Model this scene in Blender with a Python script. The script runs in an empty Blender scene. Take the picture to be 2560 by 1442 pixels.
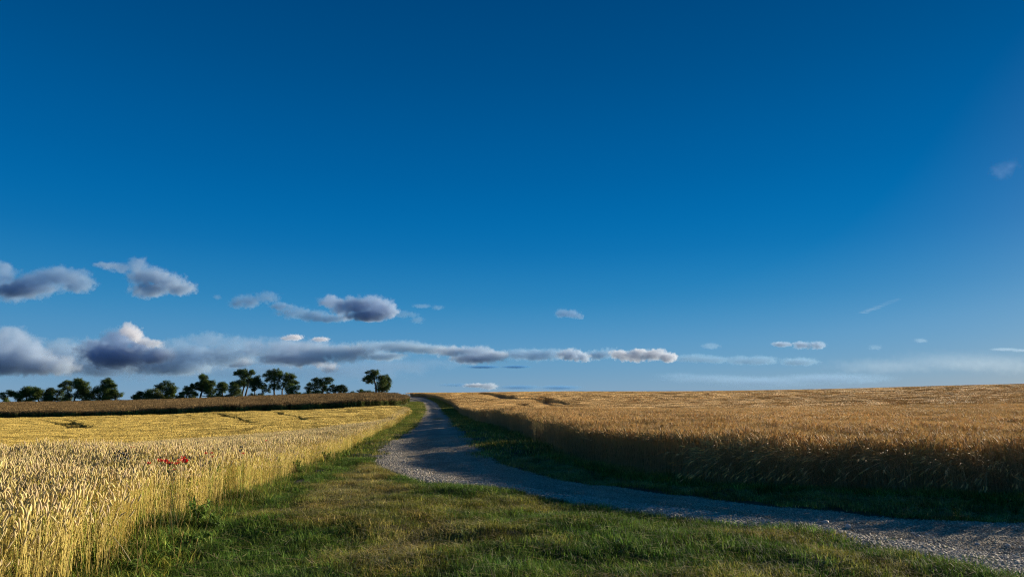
import bpy, math
import numpy as np
from mathutils import Vector

# ------------------------------------------------------------------ camera, world, sun, exposure
SC = bpy.context.scene
COL = SC.collection
RAD = math.radians
F, CX, CY = 1707.0, 1280.0, 721.0          # focal length and centre in photo pixels
PITCH = math.atan(291 / F)
EYE = np.array([0.0, 0.0, 1.5])

cam_d = bpy.data.cameras.new('camera')
cam = bpy.data.objects.new('camera', cam_d)
COL.objects.link(cam)
cam.location = EYE
cam.rotation_euler = (RAD(90) + PITCH, 0, 0)
cam_d.sensor_width = 36.0
cam_d.lens = 36.0 * F / 2560.0
cam_d.clip_start = 0.05
cam_d.clip_end = 90000
SC.camera = cam

SC.view_settings.view_transform = 'Standard'
SC.view_settings.look = 'None'
EXPO = 0.85
SC.view_settings.exposure = EXPO
SC.view_settings.gamma = 1.0

SUN_EL, SUN_AZ = RAD(12.0), RAD(55.0)        # azimuth measured from +Y (view) towards +X (right)
SUN_DIR = Vector((math.sin(SUN_AZ) * math.cos(SUN_EL), math.cos(SUN_AZ) * math.cos(SUN_EL), math.sin(SUN_EL)))


def srgb(r, g, b):
    def f(c):
        c /= 255.0
        return c / 12.92 if c <= 0.04045 else ((c + 0.055) / 1.055) ** 2.4
    return (f(r), f(g), f(b))


world = bpy.data.worlds.new('World')
SC.world = world
world.use_nodes = True
nt = world.node_tree
bg = nt.nodes['Background']
BG_STRENGTH = 0.12
bg.inputs['Strength'].default_value = BG_STRENGTH
sky = nt.nodes.new('ShaderNodeTexSky')
sky.sky_type = 'NISHITA'
sky.sun_disc = False
sky.sun_elevation = SUN_EL
sky.sun_rotation = SUN_AZ
sky.ozone_density = 3.0
sky.dust_density = 0.4
hs = nt.nodes.new('ShaderNodeHueSaturation')
hs.inputs['Saturation'].default_value = 1.9
hs.inputs['Value'].default_value = 0.05
nt.links.new(sky.outputs[0], hs.inputs['Color'])
tc = nt.nodes.new('ShaderNodeTexCoord')
sep = nt.nodes.new('ShaderNodeSeparateXYZ')
nt.links.new(tc.outputs['Generated'], sep.inputs[0])
ramp = nt.nodes.new('ShaderNodeValToRGB')
nt.links.new(sep.outputs[2], ramp.inputs[0])
cr = ramp.color_ramp
cr.interpolation = 'B_SPLINE'
# the deep polarised blue of the evening sky, by height above the horizon (sine of elevation)
SKYC = [(0.0, (136, 172, 205)), (0.045, (106, 161, 206)), (0.10, (82, 152, 204)), (0.15, (50, 138, 196)),
        (0.22, (4, 116, 186)), (0.32, (0, 99, 168)), (0.45, (0, 80, 141)), (0.60, (0, 64, 120)), (1.0, (0, 48, 96))]
for i, (p, c) in enumerate(SKYC):
    e = cr.elements[i] if i < 2 else cr.elements.new(p)
for i, (p, c) in enumerate(SKYC):
    cr.elements[i].position = p
    cr.elements[i].color = (*srgb(*c), 1)
sc_ = nt.nodes.new('ShaderNodeVectorMath')
sc_.operation = 'SCALE'
sc_.inputs['Scale'].default_value = 0.82 / BG_STRENGTH / (2 ** EXPO)
nt.links.new(ramp.outputs[0], sc_.inputs[0])
addn = nt.nodes.new('ShaderNodeVectorMath')
addn.operation = 'ADD'
nt.links.new(sc_.outputs[0], addn.inputs[0])
nt.links.new(hs.outputs[0], addn.inputs[1])
nt.links.new(addn.outputs[0], bg.inputs['Color'])

sun_d = bpy.data.lights.new('sun', 'SUN')
sun_d.energy = 5.0
sun_d.angle = RAD(0.5)
sun_d.color = (1.0, 0.86, 0.66)
sun = bpy.data.objects.new('sun', sun_d)
COL.objects.link(sun)
sun.rotation_euler = SUN_DIR.to_track_quat('Z', 'Y').to_euler()
sun.location = (30, 20, 20)

SC.cycles.max_bounces = 8
SC.cycles.diffuse_bounces = 2
SC.cycles.glossy_bounces = 2
SC.cycles.transmission_bounces = 3
SC.cycles.transparent_max_bounces = 8
SC.cycles.volume_bounces = 7
SC.cycles.pixel_filter_type = 'BLACKMAN_HARRIS'
SC.cycles.filter_width = 1.15
SC.cycles.sample_clamp_indirect = 0.5
SC.cycles.use_denoising = True
SC.cycles.denoiser = 'OPENIMAGEDENOISE'
SC.cycles.denoising_input_passes = 'RGB_ALBEDO_NORMAL'
SC.cycles.denoising_prefilter = 'NONE'

rng = np.random.default_rng(7)

# ------------------------------------------------------------------ helpers
_c, _s = math.cos(PITCH), math.sin(PITCH)


def ray(px, py):
    u, v = px - CX, CY - py
    return np.array([u, F * _c - v * _s, F * _s + v * _c])


def at(px, py, Y):
    """world point on the ray through photo pixel (px, py) at forward distance Y"""
    d = ray(px, py)
    return EYE + d * (Y / d[1])


def at_z(px, py, z=0.0):
    d = ray(px, py)
    return EYE + d * ((z - EYE[2]) / d[2])


def project(P):
    d = np.asarray(P, float) - EYE
    f = d[..., 1] * _c + d[..., 2] * _s
    v = -d[..., 1] * _s + d[..., 2] * _c
    return CX + F * d[..., 0] / f, CY - F * v / f


def _hash(ix, iy, seed):
    h = (ix.astype(np.int64) * 374761393 + iy.astype(np.int64) * 668265263 + seed * 974711) & 0xffffffff
    h = ((h ^ (h >> 13)) * 1274126177) & 0xffffffff
    return ((h ^ (h >> 16)) & 0xffff) / 65535.0


def vnoise(x, y, seed=0):
    ix, iy = np.floor(x), np.floor(y)
    fx, fy = x - ix, y - iy
    fx, fy = fx * fx * (3 - 2 * fx), fy * fy * (3 - 2 * fy)
    a, b = _hash(ix, iy, seed), _hash(ix + 1, iy, seed)
    c, d = _hash(ix, iy + 1, seed), _hash(ix + 1, iy + 1, seed)
    return (a * (1 - fx) + b * fx) * (1 - fy) + (c * (1 - fx) + d * fx) * fy


def fbm(x, y, sc=1.0, oct=3, seed=0):
    v, a, t = 0, 0.5, 0
    for o in range(oct):
        v = v + a * vnoise(x * sc * 2 ** o + 17.3 * o, y * sc * 2 ** o - 9.1 * o, seed + o)
        t += a
        a *= 0.5
    return v / t


def smooth(a, b, x):
    t = np.clip((x - a) / (b - a), 0, 1)
    return t * t * (3 - 2 * t)


def mesh_np(name, V, faces, mats=(), mat_idx=None, smooth_shade=False, colors=None):
    """faces: list of (M,k) int arrays"""
    me = bpy.data.meshes.new(name)
    V = np.asarray(V, np.float32)
    me.vertices.add(len(V))
    me.vertices.foreach_set('co', V.ravel())
    li = np.concatenate([f.ravel() for f in faces]).astype(np.int32)
    lt = np.concatenate([np.full(len(f), f.shape[1]) for f in faces]).astype(np.int32)
    ls = np.concatenate([[0], np.cumsum(lt)[:-1]]).astype(np.int32)
    me.loops.add(len(li))
    me.loops.foreach_set('vertex_index', li)
    me.polygons.add(len(lt))
    me.polygons.foreach_set('loop_start', ls)
    me.polygons.foreach_set('loop_total', lt)
    if smooth_shade:
        me.polygons.foreach_set('use_smooth', np.ones(len(lt), bool))
    if mat_idx is not None:
        me.polygons.foreach_set('material_index', np.asarray(mat_idx, np.int32))
    if colors is not None:
        a = me.color_attributes.new('col', 'FLOAT_COLOR', 'POINT')
        c4 = np.ones((len(V), 4), np.float32)
        c4[:, :3] = colors
        a.data.foreach_set('color', c4.ravel())
    me.update(calc_edges=True)
    for m in mats:
        me.materials.append(m)
    return me


class Geo:
    """collects vertices / faces / colours for one mesh"""

    def __init__(self):
        self.V, self.Fq, self.Ft, self.C, self.n = [], [], [], [], 0

    def add(self, V, quads=None, tris=None, col=(1, 1, 1)):
        V = np.asarray(V, float).reshape(-1, 3)
        self.V.append(V)
        c = np.asarray(col, float)
        self.C.append(np.broadcast_to(c, (len(V), 3)))
        if quads is not None and len(quads):
            self.Fq.append(np.asarray(quads) + self.n)
        if tris is not None and len(tris):
            self.Ft.append(np.asarray(tris) + self.n)
        self.n += len(V)

    def tube(self, pts, radii, sides=5, col=(1, 1, 1), cap=False):
        pts = np.asarray(pts, float)
        n = len(pts)
        t = np.gradient(pts, axis=0)
        t /= np.linalg.norm(t, axis=1)[:, None] + 1e-9
        ref = np.array([0.31, 0.95, 0.05])
        a = np.cross(t, ref)
        a /= np.linalg.norm(a, axis=1)[:, None] + 1e-9
        b = np.cross(t, a)
        ang = np.arange(sides) * 2 * math.pi / sides
        r = np.asarray(radii, float)[:, None, None]
        V = pts[:, None, :] + r * (np.cos(ang)[None, :, None] * a[:, None, :] + np.sin(ang)[None, :, None] * b[:, None, :])
        q = []
        for i in range(n - 1):
            for j in range(sides):
                k = (j + 1) % sides
                q.append((i * sides + j, i * sides + k, (i + 1) * sides + k, (i + 1) * sides + j))
        col = np.asarray(col, float)
        if col.ndim == 2:
            col = np.repeat(col, sides, axis=0)
        self.add(V.reshape(-1, 3), quads=q, col=col)

    def blade(self, p0, d, length, width, bend, col, seg=3, twist=0.0):
        """tapered leaf blade rising from p0, leaning along the horizontal dir d with a bend"""
        d = np.asarray(d, float)
        s = np.array([-d[1], d[0], 0.0])
        s = s * math.cos(twist) + d * math.sin(twist)
        V = []
        for i in range(seg + 1):
            t = i / seg
            a = bend * t
            p = np.array(p0) + d * (length * t * math.sin(a)) + np.array([0, 0, length * t * math.cos(a)])
            w = width * (1 - t ** 1.6) * 0.5
            if i < seg:
                V += [p - s * w, p + s * w]
            else:
                V += [p]
        q = [(2 * i, 2 * i + 1, 2 * i + 3, 2 * i + 2) for i in range(seg - 1)]
        self.add(V, quads=q, tris=[(2 * seg - 2, 2 * seg - 1, 2 * seg)], col=col)

    def mesh(self, name, mats, smooth_shade=False):
        fs = []
        if self.Fq:
            fs.append(np.concatenate(self.Fq))
        if self.Ft:
            fs.append(np.concatenate(self.Ft))
        return mesh_np(name, np.concatenate(self.V), fs, mats, smooth_shade=smooth_shade, colors=np.concatenate(self.C))


def tag(o, label=None, cat=None, group=None, kind=None):
    if label:
        o['label'] = label
    if cat:
        o['category'] = cat
    if group:
        o['group'] = group
    if kind:
        o['kind'] = kind
    return o


def link(name, me, parent=None, loc=None):
    o = bpy.data.objects.new(name, me)
    COL.objects.link(o)
    if parent is not None:
        o.parent = parent
    if loc is not None:
        o.location = loc
    return o


# ------------------------------------------------------------------ materials
def new_mat(name):
    m = bpy.data.materials.new(name)
    m.use_nodes = True
    t = m.node_tree
    for n in list(t.nodes):
        t.nodes.remove(n)
    out = t.nodes.new('ShaderNodeOutputMaterial')
    return m, t, out


def N(t, typ, **kw):
    n = t.nodes.new(typ)
    for k, v in kw.items():
        if k.startswith('i_'):
            n.inputs[k[2:].replace('_', ' ')].default_value = v
        else:
            setattr(n, k, v)
    return n


def plant_mat(name, mul=(1, 1, 1), transl=0.3, noise_scale=0.25, noise_amp=0.35, rough=0.6, inst_amp=0.35, tint2=None, n2=1.2):
    """colour from the mesh's own 'col' attribute, varied by world noise and per instance; thin translucent tissue"""
    m, t, out = new_mat(name)
    at_ = N(t, 'ShaderNodeAttribute', attribute_name='col')
    geo = N(t, 'ShaderNodeNewGeometry')
    nz = N(t, 'ShaderNodeTexNoise', i_Scale=noise_scale, i_Detail=3.0)
    t.links.new(geo.outputs['Position'], nz.inputs['Vector'])
    mr = N(t, 'ShaderNodeMapRange', i_From_Min=0.3, i_From_Max=0.7, i_To_Min=1 - noise_amp, i_To_Max=1 + noise_amp)
    t.links.new(nz.outputs['Fac'], mr.inputs['Value'])
    oi = N(t, 'ShaderNodeObjectInfo')
    mr2 = N(t, 'ShaderNodeMapRange', i_To_Min=1 - inst_amp, i_To_Max=1 + inst_amp)
    t.links.new(oi.outputs['Random'], mr2.inputs['Value'])
    mm = N(t, 'ShaderNodeMath', operation='MULTIPLY')
    t.links.new(mr.outputs[0], mm.inputs[0])
    t.links.new(mr2.outputs[0], mm.inputs[1])
    v = N(t, 'ShaderNodeVectorMath', operation='MULTIPLY')
    v.inputs[1].default_value = mul
    t.links.new(at_.outputs['Color'], v.inputs[0])
    v2 = N(t, 'ShaderNodeVectorMath', operation='SCALE')
    t.links.new(v.outputs[0], v2.inputs[0])
    t.links.new(mm.outputs[0], v2.inputs['Scale'])
    colsock = v2.outputs[0]
    if tint2:
        nz2 = N(t, 'ShaderNodeTexNoise', i_Scale=n2, i_Detail=2.0)
        t.links.new(geo.outputs['Position'], nz2.inputs['Vector'])
        mr3 = N(t, 'ShaderNodeMapRange', i_From_Min=0.45, i_From_Max=0.62)
        t.links.new(nz2.outputs['Fac'], mr3.inputs['Value'])
        v3 = N(t, 'ShaderNodeVectorMath', operation='MULTIPLY')
        v3.inputs[1].default_value = tint2
        t.links.new(colsock, v3.inputs[0])
        mx = N(t, 'ShaderNodeMix', data_type='VECTOR')
        t.links.new(mr3.outputs[0], mx.inputs[0])
        t.links.new(colsock, mx.inputs[4])
        t.links.new(v3.outputs[0], mx.inputs[5])
        colsock = mx.outputs[1]
    p = N(t, 'ShaderNodeBsdfPrincipled', i_Roughness=rough)
    p.inputs['Specular IOR Level'].default_value = 0.10
    t.links.new(colsock, p.inputs['Base Color'])
    tr = N(t, 'ShaderNodeBsdfTranslucent')
    t.links.new(colsock, tr.inputs['Color'])
    ms = N(t, 'ShaderNodeMixShader')
    ms.inputs[0].default_value = transl
    t.links.new(p.outputs[0], ms.inputs[1])
    t.links.new(tr.outputs[0], ms.inputs[2])
    t.links.new(ms.outputs[0], out.inputs['Surface'])
    return m


def simple_mat(name, col, rough=0.7, bump=0.0, bscale=30.0, vary=0.25, vscale=8.0, coords='Object'):
    m, t, out = new_mat(name)
    p = N(t, 'ShaderNodeBsdfPrincipled', i_Roughness=rough)
    tcn = N(t, 'ShaderNodeTexCoord')
    nz = N(t, 'ShaderNodeTexNoise', i_Scale=vscale, i_Detail=4.0)
    t.links.new(tcn.outputs[coords], nz.inputs['Vector'])
    mr = N(t, 'ShaderNodeMapRange', i_From_Min=0.25, i_From_Max=0.75, i_To_Min=1 - vary, i_To_Max=1 + vary)
    t.links.new(nz.outputs['Fac'], mr.inputs['Value'])
    v = N(t, 'ShaderNodeVectorMath', operation='SCALE')
    v.inputs[0].default_value = col
    t.links.new(mr.outputs[0], v.inputs['Scale'])
    t.links.new(v.outputs[0], p.inputs['Base Color'])
    if bump:
        nb = N(t, 'ShaderNodeTexNoise', i_Scale=bscale, i_Detail=5.0)
        t.links.new(tcn.outputs[coords], nb.inputs['Vector'])
        b = N(t, 'ShaderNodeBump', i_Strength=bump, i_Distance=0.02)
        t.links.new(nb.outputs['Fac'], b.inputs['Height'])
        t.links.new(b.outputs[0], p.inputs['Normal'])
    t.links.new(p.outputs[0], out.inputs['Surface'])
    return m


# ------------------------------------------------------------------ terrain height
GP = []   # ground control points x, y, z


def gp(px, py, Y, crop=0.0):
    P = at(px, py, Y)
    GP.append((P[0], P[1], P[2] - crop))


for Y in (4, 8, 13):
    for u in (-1.1, -0.7, -0.35, 0, 0.35, 0.7, 1.1):
        GP.append((u * Y, Y, 0.0))
GP += [(-2, 18, 0), (2.5, 18, 0), (8, 18, 0.05), (16, 18, 0.15), (22, 20, 0.2)]
# the road as it climbs away
gp(1085, 1092, 29); gp(1090, 1069, 41); gp(1092, 1050, 62)
gp(1087, 1032, 90); gp(1080, 1016, 118); gp(1072, 1006, 140); gp(1058, 999, 158); gp(1034, 993, 180)
# left field (crop 0.8 m tall): dips, then rises
gp(0, 1140, 22, 0.8); gp(0, 1106, 45, 0.8); gp(0, 1064, 75, 0.8); gp(0, 1046, 92, 0.8)
gp(-500, 1150, 22, 0.8); gp(-500, 1110, 45, 0.8); gp(-500, 1052, 92, 0.8)
gp(450, 1112, 28, 0.8); gp(450, 1070, 58, 0.8); gp(450, 1035, 92, 0.8)
gp(800, 1072, 36, 0.8); gp(800, 1045, 60, 0.8); gp(820, 1022, 92, 0.8)
gp(980, 1043, 55, 0.8); gp(980, 1012, 92, 0.8)
# brown field (1.4 m tall)
gp(0, 1024, 104, 1.4); gp(0, 1011, 165, 1.4); gp(500, 1011, 104, 1.4); gp(500, 998, 165, 1.4)
gp(900, 996, 110, 1.4); gp(900, 984, 150, 1.4); gp(975, 983, 145, 1.4); gp(1010, 987, 150, 1.4); gp(-500, 1030, 104, 1.4); gp(-500, 1020, 165, 1.4)
# under the far trees
gp(0, 1012, 225); gp(300, 1008, 225); gp(600, 1000, 225); gp(940, 991, 225); gp(-500, 1022, 225)
# right field (0.9 m tall)
gp(1180, 984, 240, 0.9); gp(1300, 982, 250, 0.9); gp(1500, 982, 255, 0.9); gp(1700, 983, 250, 0.9)
gp(1900, 979, 235, 0.9); gp(2100, 974, 210, 0.9); gp(2350, 966, 175, 0.9); gp(2560, 961, 155, 0.9); gp(3000, 955, 130, 0.9)
gp(1300, 997, 120, 0.9); gp(1600, 1003, 100, 0.9); gp(1900, 1003, 90, 0.9); gp(2300, 1000, 70, 0.9); gp(2560, 990, 75, 0.9)
gp(1400, 1022, 55, 0.9); gp(1700, 1025, 45, 0.9); gp(2100, 1028, 38, 0.9); gp(2560, 1030, 33, 0.9)
# beyond the crests the land falls away
for Y, z in ((420, 1.0), (1000, -14), (3000, -48), (8000, -60)):
    for u in (-0.9, -0.4, 0, 0.4, 0.9):
        GP.append((u * Y, Y, z + (2.0 * max(u, 0) if Y < 500 else 0)))
GP = np.array(GP)


def _uv(x, y):
    yy = np.maximum(y, 4.0)
    return np.stack([np.clip(x / yy, -1.3, 1.3) * 2.0, np.log(yy)], -1)


_G = _uv(GP[:, 0], GP[:, 1])
_Z = GP[:, 2]


def _tps(d2):
    return 0.5 * d2 * np.log(d2 + 1e-12)


_n = len(_G)
_K = _tps(((_G[:, None] - _G[None]) ** 2).sum(-1)) + np.eye(_n) * 2e-4
_P = np.c_[np.ones(_n), _G]
_A = np.block([[_K, _P], [_P.T, np.zeros((3, 3))]])
# heights are fitted as elevation-like values (z scaled by distance) so that near and far fit equally well
_sc = np.maximum(GP[:, 1], 8.0)
_W = np.linalg.solve(_A, np.r_[_Z / _sc, 0, 0, 0])


def h_base(x, y):
    x, y = np.asarray(x, float), np.asarray(y, float)
    sh = x.shape
    q = _uv(x.ravel(), y.ravel())
    out = np.empty(len(q))
    for i in range(0, len(q), 20000):
        b = q[i:i + 20000]
        out[i:i + 20000] = _tps(((b[:, None] - _G[None]) ** 2).sum(-1)) @ _W[:_n] + np.c_[np.ones(len(b)), b] @ _W[_n:]
    out *= np.maximum(y.ravel(), 8.0)
    return np.where(y.ravel() < 4, out * 0, out).reshape(sh) if False else out.reshape(sh)


# ------------------------------------------------------------------ outlines on the ground, read off the photo
def line_pts(spec):
    """spec entries (px, py) on the flat near ground or (px, py, Y) farther off"""
    r = []
    for s in spec:
        P = at_z(s[0], s[1], 0.0) if len(s) == 2 else at(*s)
        r.append((P[0], P[1]))
    return np.array(r)


def resample(P, n):
    d = np.r_[0, np.cumsum(np.linalg.norm(np.diff(P, axis=0), axis=1))]
    # smooth (Catmull-like) by repeated corner averaging on a dense polyline
    s = np.linspace(0, d[-1], n)
    Q = np.c_[np.interp(s, d, P[:, 0]), np.interp(s, d, P[:, 1])]
    return Q


def chaikin(P, k=2):
    for _ in range(k):
        Q = [P[0]]
        for a, b in zip(P[:-1], P[1:]):
            Q += [a * .75 + b * .25, a * .25 + b * .75]
        Q.append(P[-1])
        P = np.array(Q)
    return P


ROAD_NEAR = line_pts([(2560, 1441), (2447, 1411), (2347, 1393), (2272, 1380), (2171, 1359), (2081, 1330), (1920, 1307), (1757, 1291),
                      (1581, 1271), (1431, 1249), (1280, 1228), (1167, 1220), (1067, 1205), (992, 1186), (944, 1165), (932, 1145),
                      (948, 1122), (990, 1097), (1022, 1072), (1046, 1053, 62), (1055, 1040, 78), (1060, 1030, 92), (1060, 1016, 118),
                      (1056, 1006, 140), (1042, 1000, 156), (1020, 995, 172), (960, 993, 200)])
ROAD_FAR = line_pts([(2560, 1306), (2322, 1293), (2121, 1274), (1920, 1262), (1625, 1226), (1500, 1211), (1400, 1196), (1325, 1180),
                     (1250, 1162), (1207, 1132), (1180, 1110), (1160, 1087), (1143, 1064, 47), (1128, 1045, 70), (1113, 1031, 92), (1101, 1016, 118),
                     (1093, 1006, 140), (1076, 999, 160), (1040, 993, 186), (960, 991, 212)])
ROAD_NEAR = np.vstack([[(16.0, 4.2), (9.5, 5.0)], ROAD_NEAR])
ROAD_FAR = np.vstack([[(20.0, 8.2), (12, 8.6)], ROAD_FAR])
ROAD_NEAR, ROAD_FAR = chaikin(ROAD_NEAR), chaikin(ROAD_FAR)
ROAD_POLY = np.vstack([ROAD_NEAR, ROAD_FAR[::-1]])

LEFT_EDGE = line_pts([(250, 1442), (296, 1420), (352, 1368), (427, 1330), (527, 1281), (613, 1246), (660, 1223), (715, 1187), (790, 1150),
                      (853, 1128), (905, 1104), (960, 1070), (992, 1054, 58), (1018, 1040, 75), (1026, 1030, 84), (1020, 1024, 90), (990, 1024, 94)])
LEFT_EDGE = np.vstack([[(-3.3, 2.0)], LEFT_EDGE])
LEFT_FIELD = np.vstack([chaikin(LEFT_EDGE), [(-40, 96.5), (-110, 97), (-130, 97), (-8, 2.0)]])

RIGHT_EDGE = line_pts([(2560, 1252), (2200, 1236), (1920, 1226), (1757, 1212), (1601, 1184), (1525, 1166), (1425, 1150),
                       (1350, 1125), (1275, 1097), (1230, 1077, 38), (1190, 1058, 52), (1160, 1040, 75), (1140, 1024, 105), (1120, 1010, 135)])
RIGHT_EDGE = np.vstack([[(22, 10.3), (13, 10.4)], RIGHT_EDGE, [at(1085, 1000, 170)[:2], at(1040, 995, 200)[:2], at(960, 993, 225)[:2]]])
RIGHT_FIELD = np.vstack([chaikin(RIGHT_EDGE), [(-40, 300), (260, 300), (260, 200), (60, 10.0)]])

BROWN_EDGE = np.array([at(-700, 1050, 101)[:2], at(0, 1040, 101)[:2], at(500, 1030, 102)[:2], at(760, 1023, 104)[:2], at(900, 1015, 107)[:2],
                       at(985, 1013, 112)[:2], at(1018, 1012, 120)[:2], at(1026, 1004, 135)[:2], at(1018, 1000, 155)[:2], at(1000, 996, 172)[:2], at(960, 993, 195)[:2]])
BROWN_FIELD = np.vstack([chaikin(BROWN_EDGE), [(-60, 212), (-180, 212)]])


def inside(poly, x, y):
    x, y = np.asarray(x, float), np.asarray(y, float)
    r = np.zeros(x.shape, bool)
    a = poly
    b = np.roll(poly, -1, axis=0)
    for (x0, y0), (x1, y1) in zip(a, b):
        if y0 == y1:
            continue
        c = ((y0 > y) != (y1 > y)) & (x < (x1 - x0) * (y - y0) / (y1 - y0) + x0)
        r ^= c
    return r


def dist_line(P, x, y):
    x, y = np.asarray(x, float), np.asarray(y, float)
    d = np.full(x.shape, 1e9)
    for a, b in zip(P[:-1], P[1:]):
        ab = b - a
        t = np.clip(((x - a[0]) * ab[0] + (y - a[1]) * ab[1]) / (ab @ ab + 1e-12), 0, 1)
        d = np.minimum(d, np.hypot(x - a[0] - t * ab[0], y - a[1] - t * ab[1]))
    return d


def road_sd(x, y):
    """signed distance to the road edge, negative inside"""
    x, y = np.asarray(x, float), np.asarray(y, float)
    d = np.minimum(dist_line(ROAD_NEAR, x, y), dist_line(ROAD_FAR, x, y))
    return np.where(inside(ROAD_POLY, x, y), -d, d)


_gx = np.r_[-np.geomspace(16.2, 30000, 100)[::-1], np.arange(-16, 16.01, 0.16), np.geomspace(16.2, 30000, 100)]
_gy = np.r_[np.arange(-40, 2.9, 1.5), np.arange(3, 24, 0.15), np.geomspace(24.2, 30000, 200)]
# height of the undulating ground with the road bed sunk into the turf


def bumps(x, y):
    near = 1 - smooth(30, 60, np.hypot(x, y))
    b = (fbm(x, y, 1.0, 3, 3) - 0.5) * 0.30 + (fbm(x, y, 3.1, 2, 13) - 0.5) * 0.05
    return b * near


def height(x, y, sd=None):
    x, y = np.asarray(x, float), np.asarray(y, float)
    z = h_base(x, y)
    if sd is None:
        sd = road_sd(x, y)
    turf = smooth(-0.05, 0.35, sd)
    bed = smooth(0.25, -0.15, sd) * 0.055 * (y < 250)
    return z + bumps(x, y) * (0.25 + 0.75 * turf) - bed


GX, GY = np.meshgrid(_gx, _gy)
_sd = np.full(GX.shape, 50.0)
_near = (GY < 260) & (np.abs(GX) < 60)
_sd[_near] = road_sd(GX[_near], GY[_near])
GZ = height(GX, GY, _sd)


def ground_z(x, y):
    """bilinear look-up in the very grid that is rendered, so plants stand on the surface"""
    x, y = np.asarray(x, float), np.asarray(y, float)
    i = np.clip(np.searchsorted(_gx, x) - 1, 0, len(_gx) - 2)
    j = np.clip(np.searchsorted(_gy, y) - 1, 0, len(_gy) - 2)
    fx = (x - _gx[i]) / (_gx[i + 1] - _gx[i])
    fy = (y - _gy[j]) / (_gy[j + 1] - _gy[j])
    return (GZ[j, i] * (1 - fx) + GZ[j, i + 1] * fx) * (1 - fy) + (GZ[j + 1, i] * (1 - fx) + GZ[j + 1, i + 1] * fx) * fy


def ground_mat():
    m, t, out = new_mat('earth_and_thatch')
    geo = N(t, 'ShaderNodeNewGeometry')
    p = N(t, 'ShaderNodeBsdfPrincipled', i_Roughness=0.95)
    n1 = N(t, 'ShaderNodeTexNoise', i_Scale=2.2, i_Detail=6.0)
    n2 = N(t, 'ShaderNodeTexNoise', i_Scale=45.0, i_Detail=4.0)
    t.links.new(geo.outputs['Position'], n1.inputs['Vector'])
    t.links.new(geo.outputs['Position'], n2.inputs['Vector'])
    r = N(t, 'ShaderNodeValToRGB')
    r.color_ramp.elements[0].position = 0.35
    r.color_ramp.elements[0].color = (0.030, 0.036, 0.014, 1)
    r.color_ramp.elements[1].position = 0.65
    r.color_ramp.elements[1].color = (0.070, 0.062, 0.028, 1)
    t.links.new(n1.outputs['Fac'], r.inputs[0])
    mr = N(t, 'ShaderNodeMapRange', i_From_Min=0.3, i_From_Max=0.7, i_To_Min=0.5, i_To_Max=1.6)
    t.links.new(n2.outputs['Fac'], mr.inputs['Value'])
    v = N(t, 'ShaderNodeVectorMath', operation='SCALE')
    t.links.new(r.outputs[0], v.inputs[0])
    t.links.new(mr.outputs[0], v.inputs['Scale'])
    t.links.new(v.outputs[0], p.inputs['Base Color'])
    b = N(t, 'ShaderNodeBump', i_Strength=0.6, i_Distance=0.02)
    t.links.new(n2.outputs['Fac'], b.inputs['Height'])
    t.links.new(b.outputs[0], p.inputs['Normal'])
    t.links.new(p.outputs[0], out.inputs['Surface'])
    return m


nx, ny = len(_gx), len(_gy)
idx = np.arange(nx * ny).reshape(ny, nx)
quads = np.stack([idx[:-1, :-1], idx[:-1, 1:], idx[1:, 1:], idx[1:, :-1]], -1).reshape(-1, 4)
me = mesh_np('ground', np.stack([GX, GY, GZ], -1).reshape(-1, 3), [quads], [ground_mat()], smooth_shade=True)
ground = tag(link('ground', me), 'rolling farmland soil under the crops and verges', kind='structure')

# ------------------------------------------------------------------ gravel road surface
def road_mat():
    m, t, out = new_mat('packed_gravel')
    geo = N(t, 'ShaderNodeNewGeometry')
    p = N(t, 'ShaderNodeBsdfPrincipled', i_Roughness=0.95)
    big = N(t, 'ShaderNodeTexNoise', i_Scale=0.9, i_Detail=5.0)
    vor = N(t, 'ShaderNodeTexVoronoi', i_Scale=38.0)
    vor2 = N(t, 'ShaderNodeTexVoronoi', i_Scale=95.0)
    for n in (big, vor, vor2):
        t.links.new(geo.outputs['Position'], n.inputs['Vector'])
    r = N(t, 'ShaderNodeValToRGB')
    r.color_ramp.elements[0].position = 0.3
    r.color_ramp.elements[0].color = (0.20, 0.155, 0.103, 1)
    r.color_ramp.elements[1].position = 0.7
    r.color_ramp.elements[1].color = (0.36, 0.295, 0.20, 1)
    t.links.new(big.outputs['Fac'], r.inputs[0])
    mr = N(t, 'ShaderNodeMapRange', i_To_Min=0.65, i_To_Max=1.35)
    sp = N(t, 'ShaderNodeSeparateColor')
    t.links.new(vor.outputs['Color'], sp.inputs[0])
    t.links.new(sp.outputs[0], mr.inputs['Value'])
    v = N(t, 'ShaderNodeVectorMath', operation='SCALE')
    t.links.new(r.outputs[0], v.inputs[0])
    t.links.new(mr.outputs[0], v.inputs['Scale'])
    t.links.new(v.outputs[0], p.inputs['Base Color'])
    cat_ = N(t, 'ShaderNodeAttribute', attribute_name='col')
    vm = N(t, 'ShaderNodeVectorMath', operation='MULTIPLY')
    t.links.new(v.outputs[0], vm.inputs[0])
    t.links.new(cat_.outputs['Color'], vm.inputs[1])
    t.links.new(vm.outputs[0], p.inputs['Base Color'])
    ad = N(t, 'ShaderNodeMath', operation='ADD')
    t.links.new(vor.outputs['Distance'], ad.inputs[0])
    t.links.new(vor2.outputs['Distance'], ad.inputs[1])
    b = N(t, 'ShaderNodeBump', i_Strength=0.8, i_Distance=0.012, invert=True)
    t.links.new(ad.outputs[0], b.inputs['Height'])
    t.links.new(b.outputs[0], p.inputs['Normal'])
    t.links.new(p.outputs[0], out.inputs['Surface'])
    return m


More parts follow.
